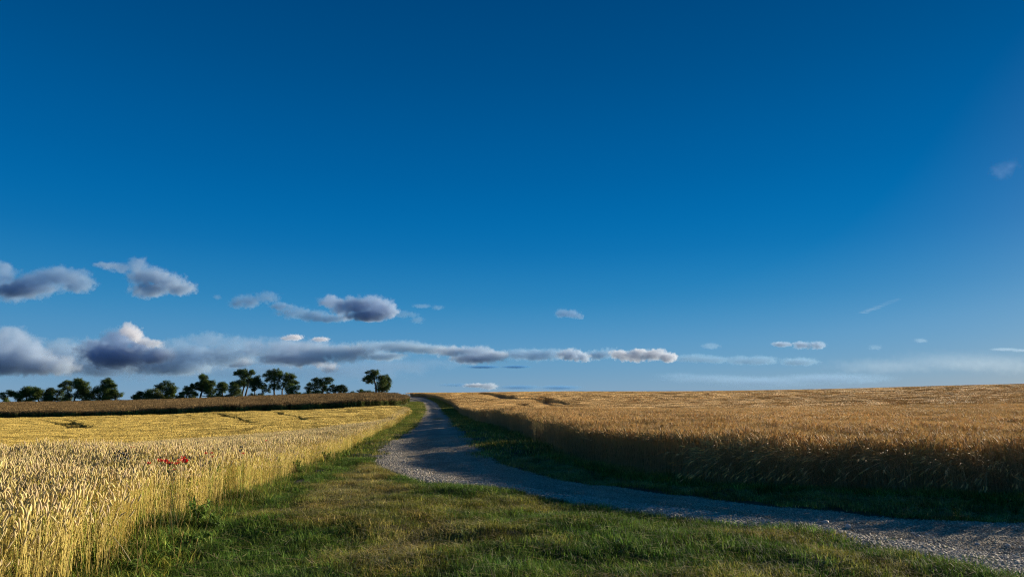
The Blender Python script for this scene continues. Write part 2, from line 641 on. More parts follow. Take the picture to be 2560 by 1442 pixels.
# match the two edges by arc length through a common parameter
def edge_param(P, n):
    d = np.r_[0, np.cumsum(np.linalg.norm(np.diff(P, axis=0), axis=1) / np.maximum(6, P[:-1, 1]))]
    s = np.linspace(0, d[-1], n)
    return np.c_[np.interp(s, d, P[:, 0]), np.interp(s, d, P[:, 1])]


nl, nw = 420, 30
A, B = edge_param(ROAD_NEAR, nl), edge_param(ROAD_FAR, nl)
tt = np.linspace(0, 1, nw)
RX = A[:, 0:1] * (1 - tt) + B[:, 0:1] * tt
RY = A[:, 1:2] * (1 - tt) + B[:, 1:2] * tt
# profile: two wheel ruts, slightly higher shoulders of loose stone
prof = 0.030 - 0.022 * np.exp(-((tt - 0.35) / 0.10) ** 2) - 0.022 * np.exp(-((tt - 0.72) / 0.10) ** 2)
prof = prof - 0.065 * (1 - smooth(0, 0.05, tt)) - 0.065 * smooth(0.95, 1, tt)
rough_ = (fbm(RX, RY, 2.2, 4, 41) - 0.5) * 0.035 + (fbm(RX, RY, 11, 2, 43) - 0.5) * 0.02
RZ = ground_z(RX, RY) + prof[None, :] + rough_ * (RY < 60) + 0.004 + 0.02 * smooth(30, 90, RY)
idx = np.arange(nl * nw).reshape(nl, nw)
quads = np.stack([idx[:-1, :-1], idx[1:, :-1], idx[1:, 1:], idx[:-1, 1:]], -1).reshape(-1, 4)
MAT_ROAD = road_mat()
me = mesh_np('road', np.stack([RX, RY, RZ], -1).reshape(-1, 3), [quads[:, ::-1]], [MAT_ROAD], smooth_shade=True,
             colors=np.repeat(np.broadcast_to(0.93 + 0.28 * (np.exp(-((tt - 0.33) / 0.11) ** 2) + np.exp(-((tt - 0.72) / 0.11) ** 2)), (nl, nw)).reshape(-1, 1), 3, 1))
road = tag(link('road', me), 'pale gravel farm track curving away between the crop fields', kind='structure')


# ------------------------------------------------------------------ scattering of stuff: one object per kind of ground cover
def source_collection(name, meshes):
    c = bpy.data.collections.new(name)
    for i, me in enumerate(meshes):
        o = bpy.data.objects.new('%s_%02d' % (name, i), me)
        c.objects.link(o)
    return c


def scatter(name, P, idx, yaw, scl, meshes, tilt=None):
    P = np.asarray(P, np.float32)
    me = bpy.data.meshes.new(name)
    me.vertices.add(len(P))
    me.vertices.foreach_set('co', P.ravel())
    a = me.attributes.new('pick', 'INT', 'POINT')
    a.data.foreach_set('value', np.asarray(idx, np.int32))
    rot = np.zeros((len(P), 3), np.float32)
    rot[:, 2] = yaw
    if tilt is not None:
        rot[:, :2] = tilt
    a = me.attributes.new('turn', 'FLOAT_VECTOR', 'POINT')
    a.data.foreach_set('vector', rot.ravel())
    s = np.asarray(scl, np.float32)
    if s.ndim == 1:
        s = np.repeat(s[:, None], 3, 1)
    a = me.attributes.new('size', 'FLOAT_VECTOR', 'POINT')
    a.data.foreach_set('vector', s.ravel())
    o = link(name, me)
    ng = bpy.data.node_groups.new(name, 'GeometryNodeTree')
    ng.interface.new_socket('Geometry', in_out='INPUT', socket_type='NodeSocketGeometry')
    ng.interface.new_socket('Geometry', in_out='OUTPUT', socket_type='NodeSocketGeometry')
    gi = ng.nodes.new('NodeGroupInput')
    go = ng.nodes.new('NodeGroupOutput')
    ci = ng.nodes.new('GeometryNodeCollectionInfo')
    ci.inputs['Collection'].default_value = source_collection(name + '_plants', meshes)
    ci.inputs['Separate Children'].default_value = True
    ci.inputs['Reset Children'].default_value = True
    ip = ng.nodes.new('GeometryNodeInstanceOnPoints')
    ip.inputs['Pick Instance'].default_value = True

    def attr(nm, dt):
        n = ng.nodes.new('GeometryNodeInputNamedAttribute')
        n.data_type = dt
        n.inputs['Name'].default_value = nm
        return n.outputs['Attribute']
    ng.links.new(gi.outputs[0], ip.inputs['Points'])
    ng.links.new(ci.outputs[0], ip.inputs['Instance'])
    ng.links.new(attr('pick', 'INT'), ip.inputs['Instance Index'])
    er = ng.nodes.new('FunctionNodeEulerToRotation')
    ng.links.new(attr('turn', 'FLOAT_VECTOR'), er.inputs[0])
    ng.links.new(er.outputs[0], ip.inputs['Rotation'])
    ng.links.new(attr('size', 'FLOAT_VECTOR'), ip.inputs['Scale'])
    ng.links.new(ip.outputs[0], go.inputs[0])
    md = o.modifiers.new('scatter', 'NODES')
    md.node_group = ng
    return o


def grid_points(x0, x1, y0, y1, step, jitter=0.5):
    xs, ys = np.arange(x0, x1, step), np.arange(y0, y1, step)
    X, Y = np.meshgrid(xs, ys)
    X = X.ravel() + rng.uniform(-jitter, jitter, X.size) * step
    Y = Y.ravel() + rng.uniform(-jitter, jitter, Y.size) * step
    return X, Y


def in_view(x, y, m=1.5, slope=0.80):
    return (np.abs(x) < slope * np.maximum(y, 0) + m)


# ---- cereal stalks
def stalk(g, x, y, hgt, lean, ldir, rs, ear_col, stem_col, base_col, detail, ear_len, ear_w, awn=0.0, nod=0.5, leaf_col=None, stem_w=None):
    d = np.array([math.cos(ldir), math.sin(ldir), 0.0])
    if detail >= 2:
        ts = np.array([0, 0.4, 0.75, 1.0])
    elif detail == 1:
        ts = np.array([0, 0.6, 1.0])
    else:
        ts = np.array([0.0, 1.0])
    pts = np.array([np.array([x, y, 0]) + d * (lean * hgt * t ** 2) + np.array([0, 0, hgt * t * math.sqrt(max(0.05, 1 - (lean * t) ** 2))]) for t in ts])
    w = stem_w if stem_w else 0.0020 if detail >= 2 else 0.0022 if detail == 1 else 0.005
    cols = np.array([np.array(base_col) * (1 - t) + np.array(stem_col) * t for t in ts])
    g.tube(pts, np.full(len(ts), w), 3, col=cols)
    top = pts[-1]
    dirv = pts[-1] - pts[-2]
    dirv /= np.linalg.norm(dirv)
    # ear: curved spindle
    k = 5 if detail >= 2 else 4 if detail == 1 else 3
    sides = 5 if detail >= 2 else 4 if detail == 1 else 3
    ep, er = [], []
    p = top.copy()
    v = dirv.copy()
    for i in range(k):
        t = i / (k - 1)
        ep.append(p.copy())
        er.append(ear_w * (0.35 + 0.65 * math.sin(math.pi * min(1, 0.25 + 0.62 * t))) * (1 if t < 0.99 else 0.3))
        v = v + (d * 0.35 * nod + np.array([0, 0, -0.25 * nod]))
        v /= np.linalg.norm(v)
        p = p + v * ear_len / (k - 1)
    jit = rs.uniform(0.85, 1.15)
    g.tube(ep, er, sides, col=np.array(ear_col) * jit)
    if awn > 0:
        for _ in range(7 if detail >= 2 else 3):
            a = rs.uniform(0.1, 0.9)
            i = int(a * (k - 1))
            q0 = ep[i]
            dd = v * 1.0 + rs.normal(0, 0.28, 3)
            dd /= np.linalg.norm(dd)
            sd_ = np.cross(dd, rs.normal(0, 1, 3))
            sd_ /= np.linalg.norm(sd_) + 1e-9
            ww = 0.0020 if detail >= 2 else 0.004
            g.add([q0 - sd_ * ww, q0 + sd_ * ww, q0 + dd * awn], tris=[(0, 1, 2)], col=np.array(ear_col) * 1.05)
    if detail >= 1 and leaf_col is not None:
        for _ in range(2 if detail >= 2 else 1):
            if rs.random() < 0.75:
                a = rs.uniform(0, 6.28)
                b0 = pts[0] + (pts[-1] - pts[0]) * rs.uniform(0.25, 0.7)
                g.blade(b0, (math.cos(a), math.sin(a), 0), rs.uniform(0.12, 0.24), 0.008, rs.uniform(0.8, 2.4), np.array(leaf_col) * rs.uniform(0.7, 1.2), seg=3)


def cereal_clump(name, mat, seed, n, radius, hgt, detail, pal, ear_len, ear_w, awn=0.0, lean=(0.0, 0.18), nod=(0.1, 0.9), square=False, green=0.0, lodge=None):
    rs = np.random.default_rng(seed)
    g = Geo()
    for i in range(n):
        if square:
            x, y = rs.uniform(-radius, radius, 2)
        else:
            a, r = rs.uniform(0, 6.283), radius * math.sqrt(rs.random())
            x, y = r * math.cos(a), r * math.sin(a)
        ln = rs.uniform(*lean)
        ld = rs.uniform(0, 6.283) if lodge is None else rs.normal(lodge, 0.5)
        ec = np.array(pal['ear']) * rs.uniform(0.62, 1.15) * np.array([1, rs.uniform(0.93, 1.05), rs.uniform(0.8, 1.15)])
        stc = np.array(pal['stem']) * rs.uniform(0.8, 1.15)
        bc = np.array(pal['base']) * rs.uniform(0.7, 1.2)
        lc = pal['leaf']
        if rs.random() < green:
            stc = stc * np.array([0.75, 0.95, 0.6])
            bc = np.array(pal['green']) * rs.uniform(0.7, 1.3)
            lc = pal['green']
        stalk(g, x, y, hgt * rs.uniform(0.86, 1.07), ln, ld, rs, ec, stc, bc, detail, ear_len * rs.uniform(0.8, 1.2), ear_w * rs.uniform(0.85, 1.15), awn, rs.uniform(*nod), lc, 0.0030 if lodge is not None else None)
    return g.mesh(name, [mat])


MAT_WHEAT = plant_mat('ripe_wheat_straw', transl=0.22, noise_scale=0.3, noise_amp=0.10, inst_amp=0.12)
MAT_BARLEY = plant_mat('ripe_barley_straw', transl=0.22, noise_scale=0.12, noise_amp=0.16, inst_amp=0.16)
MAT_RAPE = plant_mat('ripe_rapeseed_stalks', transl=0.15, noise_scale=0.5, noise_amp=0.35, inst_amp=0.3)
MAT_GRASS = plant_mat('meadow_grass_blades', transl=0.30, noise_scale=2.4, noise_amp=0.45, inst_amp=0.35, tint2=(1.12, 1.0, 0.85), n2=1.3)

PAL_W = dict(ear=(0.82, 0.67, 0.32), stem=(0.88, 0.71, 0.24), base=(0.84, 0.69, 0.19), leaf=(0.58, 0.45, 0.14), green=(0.22, 0.32, 0.04))
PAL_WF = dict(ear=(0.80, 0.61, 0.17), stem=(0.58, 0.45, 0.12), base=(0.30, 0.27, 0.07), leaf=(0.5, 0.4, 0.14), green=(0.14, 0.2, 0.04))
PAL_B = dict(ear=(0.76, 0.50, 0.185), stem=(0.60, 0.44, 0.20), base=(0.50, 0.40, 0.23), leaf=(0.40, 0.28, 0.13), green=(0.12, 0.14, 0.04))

# ---- left wheat field
wheat_src = [cereal_clump('wn', MAT_WHEAT, 100 + i, 10, 0.11, 0.74, 2, PAL_W, 0.088, 0.0082, green=0.2, lean=(0.0, 0.22), nod=(-0.1, 0.35)) for i in range(8)] + \
            [cereal_clump('wm', MAT_WHEAT, 200 + i, 40, 0.26, 0.74, 1, PAL_W, 0.105, 0.0100, green=0.15, square=True, nod=(-0.1, 0.35)) for i in range(6)] + \
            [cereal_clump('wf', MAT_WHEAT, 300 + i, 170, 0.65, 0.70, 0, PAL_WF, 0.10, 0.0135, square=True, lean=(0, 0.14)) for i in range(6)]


def tram_mask(lines, x, y, w):
    m = np.zeros(np.shape(x), bool)
    for L in lines:
        m |= dist_line(np.asarray(L), x, y) < w
    return m


def top_line(spec, crop):
    """tramline drawn where it shows: photo pixels on the crop top, given with distance"""
    return chaikin(np.array([at(a, b, c)[:2] for a, b, c in spec]), 2)


LT = [top_line([(636, 1049, 64), (600, 1040, 78), (545, 1032, 92)], .8), top_line([(770, 1046, 62), (735, 1037, 78), (690, 1030, 92)], .8),
      top_line([(180, 1062, 70), (150, 1057, 80), (110, 1053, 90)], .8), top_line([(225, 1062, 70), (195, 1056, 80), (165, 1052, 90)], .8)]


def field_points(poly, edge, zones, extra=None):
    out = []
    for (y0, y1, x0, x1, step, i0, ni, marg) in zones:
        X, Y = grid_points(x0, x1, y0, y1, step)
        ok = in_view(X, Y, 2.5) & inside(poly, X, Y)
        ok[ok] &= (dist_line(edge, X[ok], Y[ok]) > marg)
        if extra is not None:
            ok[ok] &= ~extra(X[ok], Y[ok], {0.85: 0.5, 0.95: 0.5, 1.75: 0.9, 0.38: 0.15, 0.34: 0.15}.get(step, 0.0))
        X, Y = X[ok], Y[ok]
        out.append((X, Y, rng.integers(i0, i0 + ni, len(X))))
    X = np.concatenate([o[0] for o in out])
    Y = np.concatenate([o[1] for o in out])
    I = np.concatenate([o[2] for o in out])
    return X, Y, I


LE, RE, BE = chaikin(LEFT_EDGE), chaikin(RIGHT_EDGE), chaikin(BROWN_EDGE)
X, Y, I = field_points(LEFT_FIELD, LE, [(2.0, 17, -16, -3, 0.195, 0, 8, 0.02), (17, 42, -36, -3, 0.38, 8, 6, 0.15), (42, 96, -78, 0, 0.85, 14, 6, 0.45)],
                       lambda x, y, m: tram_mask(LT, x, y, 0.25 + m))
# fine infill strip along the edge so that the far rows also end cleanly
X2, Y2 = grid_points(-14, 0, 17, 93, 0.3)
d2 = dist_line(LE, X2, Y2)
k2 = inside(LEFT_FIELD, X2, Y2) & (d2 < 0.9) & (d2 > 0.05)
X, Y, I = np.r_[X, X2[k2]], np.r_[Y, Y2[k2]], np.r_[I, rng.integers(0, 8, k2.sum())]
S = 0.90 + 0.22 * fbm(X, Y, 0.35, 3, 71) + rng.uniform(-0.05, 0.05, len(X))
S *= 0.89 - 0.03 * smooth(17, 30, Y)
S *= np.where((Y < 25) & (rng.random(len(S)) < .3), rng.uniform(.75, 1, len(S)), 1)
S *= np.where((dist_line(LE, X, Y) < 0.55) & (rng.random(len(S)) < .5), rng.uniform(.55, .95, len(S)), 1)
o = scatter('wheat_field', np.c_[X, Y, ground_z(X, Y) - 0.01], I, rng.uniform(0, 6.28, len(X)), np.c_[np.ones_like(S), np.ones_like(S), S], wheat_src)
tag(o, 'pale yellow ripe wheat field on the left of the track', kind='stuff')
NW = len(X)

# ---- right barley field
barley_src = [cereal_clump('bn', MAT_BARLEY, 400 + i, 11, 0.11, 0.86, 2, PAL_B, 0.10, 0.0095, awn=0.12, green=0.08, lean=(0.02, 0.28), nod=(0.0, 0.6)) for i in range(8)] + \
             [cereal_clump('bm', MAT_BARLEY, 500 + i, 42, 0.26, 0.86, 1, PAL_B, 0.10, 0.0105, awn=0.10, square=True, lean=(0, .25), nod=(0, .6)) for i in range(6)] + \
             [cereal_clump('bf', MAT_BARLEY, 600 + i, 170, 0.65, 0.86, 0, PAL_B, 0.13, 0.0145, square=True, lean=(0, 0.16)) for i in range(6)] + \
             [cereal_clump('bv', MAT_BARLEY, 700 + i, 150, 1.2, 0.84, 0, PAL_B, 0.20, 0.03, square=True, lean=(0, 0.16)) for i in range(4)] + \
             [cereal_clump('bl', MAT_BARLEY, 800 + i, 11, 0.14, 1.0, 2, PAL_B, 0.10, 0.0085, awn=0.10, lean=(0.6, 0.97), nod=(0.3, 1.0), lodge=math.pi) for i in range(4)]
RT = [top_line([(1305, 992, 118), (1262, 987, 150), (1215, 984, 190)], .9), top_line([(1272, 991, 120), (1235, 987, 150), (1195, 985, 185)], .9),
      top_line([(1425, 1011, 70), (1375, 1003, 86), (1340, 993, 118)], .9), top_line([(1428, 1004, 84), (1395, 997, 100), (1370, 992, 122)], .9),
      top_line([(1338, 1012, 70), (1315, 1007, 80), (1296, 1001, 92)], .9)]


def right_gap(x, y, m):
    return tram_mask(RT, x, y, 0.6 + m) | ((fbm(x * 0.35, y, 0.30, 3, 91) > 0.735) & (y > 24))


X, Y, I = field_points(RIGHT_FIELD, RE, [(9.5, 22, -2, 20, 0.165, 0, 8, 0.02), (22, 52, -4, 46, 0.34, 8, 6, 0.15), (52, 110, -8, 95, 0.95, 14, 6, 0.4), (110, 275, -30, 225, 1.75, 20, 4, 0.9)], right_gap)
X2, Y2 = grid_points(-30, 3, 22, 210, 0.34)
d2 = dist_line(RE, X2, Y2)
k2 = inside(RIGHT_FIELD, X2, Y2) & (d2 < 1.0) & (d2 > 0.05)
X, Y, I = np.r_[X, X2[k2]], np.r_[Y, Y2[k2]], np.r_[I, rng.integers(0, 8, k2.sum())]
# lodged stalks leaning out along the near edge
d1 = dist_line(RE, X, Y)
lod = (d1 < 0.8) & (X > 4.0) & (Y < 20) & (rng.random(len(X)) < 0.35)
I[lod] = rng.integers(24, 28, lod.sum())
yaw = rng.uniform(0, 6.28, len(X))
yaw[lod] = rng.normal(0.25, 0.35, lod.sum())
S = 0.95 + 0.13 * fbm(X, Y, 0.28, 3, 72) + rng.uniform(-0.03, 0.03, len(X))
o = scatter('barley_field', np.c_[X, Y, ground_z(X, Y) - 0.01], I, yaw, np.c_[np.ones_like(S), np.ones_like(S), S], barley_src)
tag(o, 'orange brown ripe barley field on the right of the track', kind='stuff')
NB = len(X)

# ---- brown rapeseed field on the rise at the left
def rape_clump(name, seed, n, radius, detail):
    rs = np.random.default_rng(seed)
    g = Geo()
    for i in range(n):
        x, y = rs.uniform(-radius, radius, 2)
        hh = rs.uniform(1.0, 1.32)
        base = np.array((0.15, 0.19, 0.045)) * rs.uniform(0.7, 1.3)
        mid = np.array((0.17, 0.16, 0.05)) * rs.uniform(0.7, 1.3)
        top = np.array((0.30, 0.20, 0.085)) * rs.uniform(0.8, 1.2)
        ln = rs.normal(0, 0.12, 2)
        P0 = np.array([x, y, 0])
        Pm = P0 + np.array([ln[0] * .5, ln[1] * .5, hh * .5])
        P1 = P0 + np.array([ln[0], ln[1], hh])
        g.tube([P0, Pm, P1], [0.012, 0.010, 0.006], 3, col=np.array([base, mid, top]))
        for _ in range(20 if detail else 9):
            t = rs.uniform(0.15, 1.0)
            q = P0 + (P1 - P0) * t
            a = rs.uniform(0, 6.28)
            low = t < 0.74
            c = ((base * 1.3 if rs.random() < .7 else top * .7) if low else top) * rs.uniform(0.7, 1.3)
            g.blade(q, (math.cos(a), math.sin(a), 0), rs.uniform(0.15, 0.35), 0.09 if low else 0.035, rs.uniform(0.4, 1.6), c, seg=2, twist=rs.uniform(0, 3))
    return g.mesh(name, [MAT_RAPE])


rape_src = [rape_clump('rp', 900 + i, 45, 0.6, 1) for i in range(6)]
X, Y, I = field_points(BROWN_FIELD, BE, [(100, 116, -110, 0, 0.8, 0, 6, 0.25), (116, 205, -170, 0, 1.35, 0, 6, 0.5)])
S = 0.86 + 0.3 * fbm(X, Y, 0.4, 3, 73)
o = scatter('rapeseed_field', np.c_[X, Y, ground_z(X, Y) - 0.02], I, rng.uniform(0, 6.28, len(X)), S, rape_src)
tag(o, 'reddish brown rapeseed field on the rise below the trees', kind='stuff')
NR = len(X)


# ---- grass: turf of many blades
def grass_patch(name, seed, n, radius, hgt, cols, width=0.0035, bend=(0.2, 1.3), seg=3, seeds=0, mat=None, flat=0):
    rs = np.random.default_rng(seed)
    g = Geo()
    for i in range(n):
        x, y = rs.uniform(-radius, radius, 2)
        a = rs.uniform(0, 6.283)
        c = np.array(cols[rs.integers(len(cols))]) * (rs.uniform(0.45, 1.3) if rs.random() < .88 else 1.9)
        L = hgt * rs.uniform(0.45, 1.25)
        g.blade((x, y, -0.005), (math.cos(a), math.sin(a), 0), L, width * rs.uniform(0.7, 1.3), rs.uniform(*bend), c, seg=seg, twist=rs.uniform(-0.6, 0.6))
    for i in range(flat):
        x, y = rs.uniform(-radius, radius, 2)
        a = rs.uniform(0, 6.283)
        d = np.array([math.cos(a), math.sin(a), rs.uniform(-0.05, 0.25)])
        L = rs.uniform(0.06, 0.2)
        s = np.array([-d[1], d[0], 0]) * 0.003
        p0 = np.array([x, y, hgt * rs.uniform(0.3, 0.8)])
        g.add([p0 - s, p0 + s, p0 + d * L + s * .5, p0 + d * L - s * .5], quads=[(0, 1, 2, 3)], col=np.array((0.42, 0.36, 0.17)) * rs.uniform(0.7, 1.2))
    for i in range(seeds):
        x, y = rs.uniform(-radius, radius, 2)
        a = rs.uniform(0, 6.283)
        ln = rs.uniform(0.0, 0.4)
        L = hgt * rs.uniform(1.5, 2.6)
        P1 = np.array([x + math.cos(a) * ln * L, y + math.sin(a) * ln * L, L])
        P0 = np.array([x, y, 0])
        c = np.array((0.40, 0.30, 0.13)) * rs.uniform(0.7, 1.2)
        g.tube([P0, (P0 + P1) / 2 - np.array([0, 0, -0.03 * L]), P1], [0.0011, 0.001, 0.0008], 3, col=c)
        g.tube([P1, P1 + (P1 - P0) * 0.1, P1 + (P1 - P0) * 0.22], [0.001, 0.0032, 0.0006], 3, col=c * 1.1)
    return g.mesh(name, [mat or MAT_GRASS])


GREEN = [(0.080, 0.165, 0.024), (0.11, 0.20, 0.030), (0.16, 0.22, 0.040), (0.055, 0.12, 0.022)]
OLIVE = [(0.19, 0.21, 0.035), (0.11, 0.17, 0.028), (0.24, 0.25, 0.05), (0.33, 0.31, 0.08)]
HAY = [(0.38, 0.33, 0.09), (0.46, 0.39, 0.14), (0.26, 0.25, 0.05), (0.14, 0.19, 0.03)]
grass_src = [grass_patch('ga', 1000 + i, 130, 0.17, 0.085, GREEN, width=0.006, flat=3) for i in range(5)] + \
            [grass_patch('gb', 1010 + i, 125, 0.17, 0.080, OLIVE, width=0.006, seeds=0, flat=5) for i in range(5)] + \
            [grass_patch('gc', 1020 + i, 115, 0.17, 0.080, HAY, width=0.006, seeds=0, flat=12) for i in range(5)] + \
            [grass_patch('gd', 1030 + i, 120, 0.17, 0.13, GREEN + OLIVE, width=0.008, seeds=1) for i in range(4)] + \
            [grass_patch('ge', 1040 + i, 160, 0.45, 0.11, GREEN + OLIVE, width=0.012, seg=2) for i in range(3)] + \
            [grass_patch('gf', 1050 + i, 160, 0.45, 0.10, HAY + OLIVE, width=0.012, seg=2) for i in range(3)] + \
            [grass_patch('gg', 1060 + i, 120, 0.17, 0.15, OLIVE + HAY + HAY, width=0.007, seeds=2, bend=(0.3, 1.5)) for i in range(4)]


def bump_at(x, y, px, py, rx, ry):
    c = at_z(px, py)
    return np.exp(-((x - c[0]) / rx) ** 2 - ((y - c[1]) / ry) ** 2)


def grass_zone(x0, x1, y0, y1, step, near):
    X, Y = grid_points(x0, x1, y0, y1, step)
    ok = in_view(X, Y, 1.2)
    X, Y = X[ok], Y[ok]
    sd = road_sd(X, Y)
    inL, inR = inside(LEFT_FIELD, X, Y), inside(RIGHT_FIELD, X, Y)
    dl, dr = dist_line(LE, X, Y), dist_line(RE, X, Y)
    inB = inside(BROWN_FIELD, X, Y)
    ok = (sd > 0.04 + 0.12 * vnoise(X * 3, Y * 3, 5)) & ~(inL & (dl > 0.45)) & ~(inR & (dr > 0.5)) & ~inB
    # bare earth along the wheat
    bare = np.zeros(len(X))
    for (px, py, rx, ry) in ((870, 1122, .35, 2.2), (890, 1108, .3, 1.5), (790, 1175, .28, 1.0), (745, 1205, .30, .8), (760, 1210, .2, .4), (690, 1235, .2, .3)):
        bare = np.maximum(bare, bump_at(X, Y, px, py, rx, ry))
    ok &= ~(bare > 0.55)
    X, Y, sd, dl, dr = X[ok], Y[ok], sd[ok], dl[ok], dr[ok]
    right_side = (dr < dl) & (dist_line(ROAD_FAR, X, Y) < dist_line(ROAD_NEAR, X, Y))
    dry = fbm(X, Y, 0.85, 3, 51) + 0.10 * (fbm(X, Y, 3.5, 2, 57) - 0.5)
    dry += 0.10 * bump_at(X, Y, 960, 1330, 0.9, 2.4) + 0.70 * bump_at(X, Y, 930, 1195, 0.8, 4.5) + 0.12 * bump_at(X, Y, 1100, 1310, 1.0, 0.7)
    dry -= 0.30 * np.exp(-(dl / 1.2) ** 2)
    dry -= 0.16 * np.exp(-((sd - 0.35) / 0.35) ** 2) * (Y < 16)
    dry += 0.16 * smooth(16, 24, Y) * (sd < 1.2)
    tall = ((dl < 0.5) & (rng.random(len(X)) < 0.7)) | ((dr < 0.9) & right_side)
    return X, Y, sd, dl, dr, right_side, dry, tall


X, Y, sd, dl, dr, rside, dry, tall = grass_zone(-8, 16, 3.0, 20, 0.15, True)
I = np.where(dry > 0.71, rng.integers(10, 15, len(X)), np.where(dry > 0.55, rng.integers(5, 10, len(X)), rng.integers(0, 5, len(X))))
I = np.where(tall, rng.integers(15, 19, len(X)), I)
I = np.where(rside & ~tall, np.where(rng.random(len(X)) < 0.7, rng.integers(10, 15, len(X)), rng.integers(5, 10, len(X))), I)
I = np.where(rside & (dr < 0.5) & (rng.random(len(X)) < 0.75), rng.integers(25, 29, len(X)), I)
S = 0.75 + 0.7 * fbm(X, Y, 1.7, 2, 61)
PX, PY, PI, PS = [X], [Y], [I], [S]
X, Y, sd, dl, dr, rside, dry, tall = grass_zone(-20, 14, 20, 215, 0.5, False)
I = np.where((dry > 0.58) | (rside & (rng.random(len(X)) < .7)), rng.integers(22, 25, len(X)), rng.integers(19, 22, len(X)))
PX.append(X); PY.append(Y); PI.append(I); PS.append(0.9 + 0.6 * fbm(X, Y, 1.2, 2, 62) + 0.5 * tall)
# strip between the wheat and the brown field
X, Y = grid_points(-90, 0, 95.5, 103, 0.6)
ok = ~inside(LEFT_FIELD, X, Y) & ~inside(BROWN_FIELD, X, Y) & (road_sd(X, Y) > 0.3)
X, Y = X[ok], Y[ok]
PX.append(X); PY.append(Y); PI.append(rng.integers(19, 22, len(X))); PS.append(np.full(len(X), 1.6))
X, Y, I, S = map(np.concatenate, (PX, PY, PI, PS))
o = scatter('grass', np.c_[X, Y, ground_z(X, Y)], I, rng.uniform(0, 6.28, len(X)), S, grass_src)
tag(o, 'green and hay coloured verge grass beside the track', kind='stuff')
NG = len(X)


# ---- loose stones on the road
def rock(g, c, r, rs, col):
    V = np.array([(0, 0, 1), (.89, 0, .45), (.28, .85, .45), (-.72, .53, .45), (-.72, -.53, .45), (.28, -.85, .45),
                  (.72, .53, -.45), (-.28, .85, -.45), (-.89, 0, -.45), (-.28, -.85, -.45), (.72, -.53, -.45), (0, 0, -1)], float)
    T = [(0, 1, 2), (0, 2, 3), (0, 3, 4), (0, 4, 5), (0, 5, 1), (1, 6, 2), (2, 7, 3), (3, 8, 4), (4, 9, 5), (5, 10, 1),
         (6, 7, 2), (7, 8, 3), (8, 9, 4), (9, 10, 5), (10, 6, 1), (11, 7, 6), (11, 8, 7), (11, 9, 8), (11, 10, 9), (11, 6, 10)]
    V = V * rs.uniform(0.72, 1.2, (12, 1)) * np.array([r * rs.uniform(.8, 1.4), r * rs.uniform(.7, 1.1), r * rs.uniform(.5, .85)])
    a = rs.uniform(0, 6.28)
    R = np.array([[math.cos(a), -math.sin(a), 0], [math.sin(a), math.cos(a), 0], [0, 0, 1]])
    g.add(V @ R.T + np.asarray(c), tris=T, col=col)


def stone_mat():
    m, t, out = new_mat('limestone_chips')
    a = N(t, 'ShaderNodeAttribute', attribute_name='col')
    geo = N(t, 'ShaderNodeNewGeometry')
    nz = N(t, 'ShaderNodeTexNoise', i_Scale=60.0, i_Detail=3.0)
    t.links.new(geo.outputs['Position'], nz.inputs['Vector'])
    mr = N(t, 'ShaderNodeMapRange', i_From_Min=0.3, i_From_Max=0.7, i_To_Min=0.75, i_To_Max=1.2)
    t.links.new(nz.outputs['Fac'], mr.inputs['Value'])
    v = N(t, 'ShaderNodeVectorMath', operation='SCALE')
    t.links.new(a.outputs['Color'], v.inputs[0])
    t.links.new(mr.outputs[0], v.inputs['Scale'])
    p = N(t, 'ShaderNodeBsdfPrincipled', i_Roughness=0.85)
    t.links.new(v.outputs[0], p.inputs['Base Color'])
    t.links.new(p.outputs[0], out.inputs['Surface'])
    return m


MAT_STONE = stone_mat()


def stone_patch(name, seed, n, radius, rmin, rmax):
    rs = np.random.default_rng(seed)
    g = Geo()
    for i in range(n):
        x, y = rs.uniform(-radius, radius, 2)
        r = rmin + (rmax - rmin) * rs.random() ** 3
        c = np.array((0.46, 0.40, 0.30)) * rs.uniform(0.55, 1.4) * np.array([1, 1, rs.uniform(0.9, 1.1)])
        rock(g, (x, y, r * 0.25), r, rs, c)
    return g.mesh(name, [MAT_STONE])


stone_src = [stone_patch('sa', 1100 + i, 46, 0.16, 0.004, 0.013) for i in range(5)] + \
            [stone_patch('sb', 1110 + i, 44, 0.16, 0.006, 0.022) for i in range(5)] + \
            [stone_patch('sc', 1120 + i, 50, 0.45, 0.015, 0.035) for i in range(3)]


def road_z(x, y):
    return None


# points directly on the road mesh grid so that the stones lie on its surface
def on_road(ntry, l0, l1, loose):
    """random points in the (along, across) parameters; density follows the loose shoulders"""
    a = rng.uniform(l0, l1, ntry)
    b = rng.random(ntry) * 0.98 + 0.01
    i = np.clip(a.astype(int), 0, nl - 2)
    j = np.clip((b * (nw - 1)).astype(int), 0, nw - 2)
    fa, fb = a - i, b * (nw - 1) - j
    def bl(M):
        return (M[i, j] * (1 - fa) + M[i + 1, j] * fa) * (1 - fb) + (M[i, j + 1] * (1 - fa) + M[i + 1, j + 1] * fa) * fb
    return bl(RX), bl(RY), bl(RZ), b


X, Y, Z, b = on_road(80000, 0, nl - 2, True)
ok = in_view(X, Y, 1.0) & (Y < 30) & (X < 12)
X, Y, Z, b = X[ok], Y[ok], Z[ok], b[ok]
loose = np.exp(-((b - 0.08) / 0.11) ** 2) + 0.7 * np.exp(-((b - 0.18) / 0.10) ** 2) * (X > 1) + 0.20 * np.exp(-((b - 0.95) / 0.06) ** 2) + 0.22 + 0.25 * (X > 3.5) * (b < 0.5)
loose = loose * (0.6 + 0.8 * fbm(X, Y, 1.5, 3, 81))
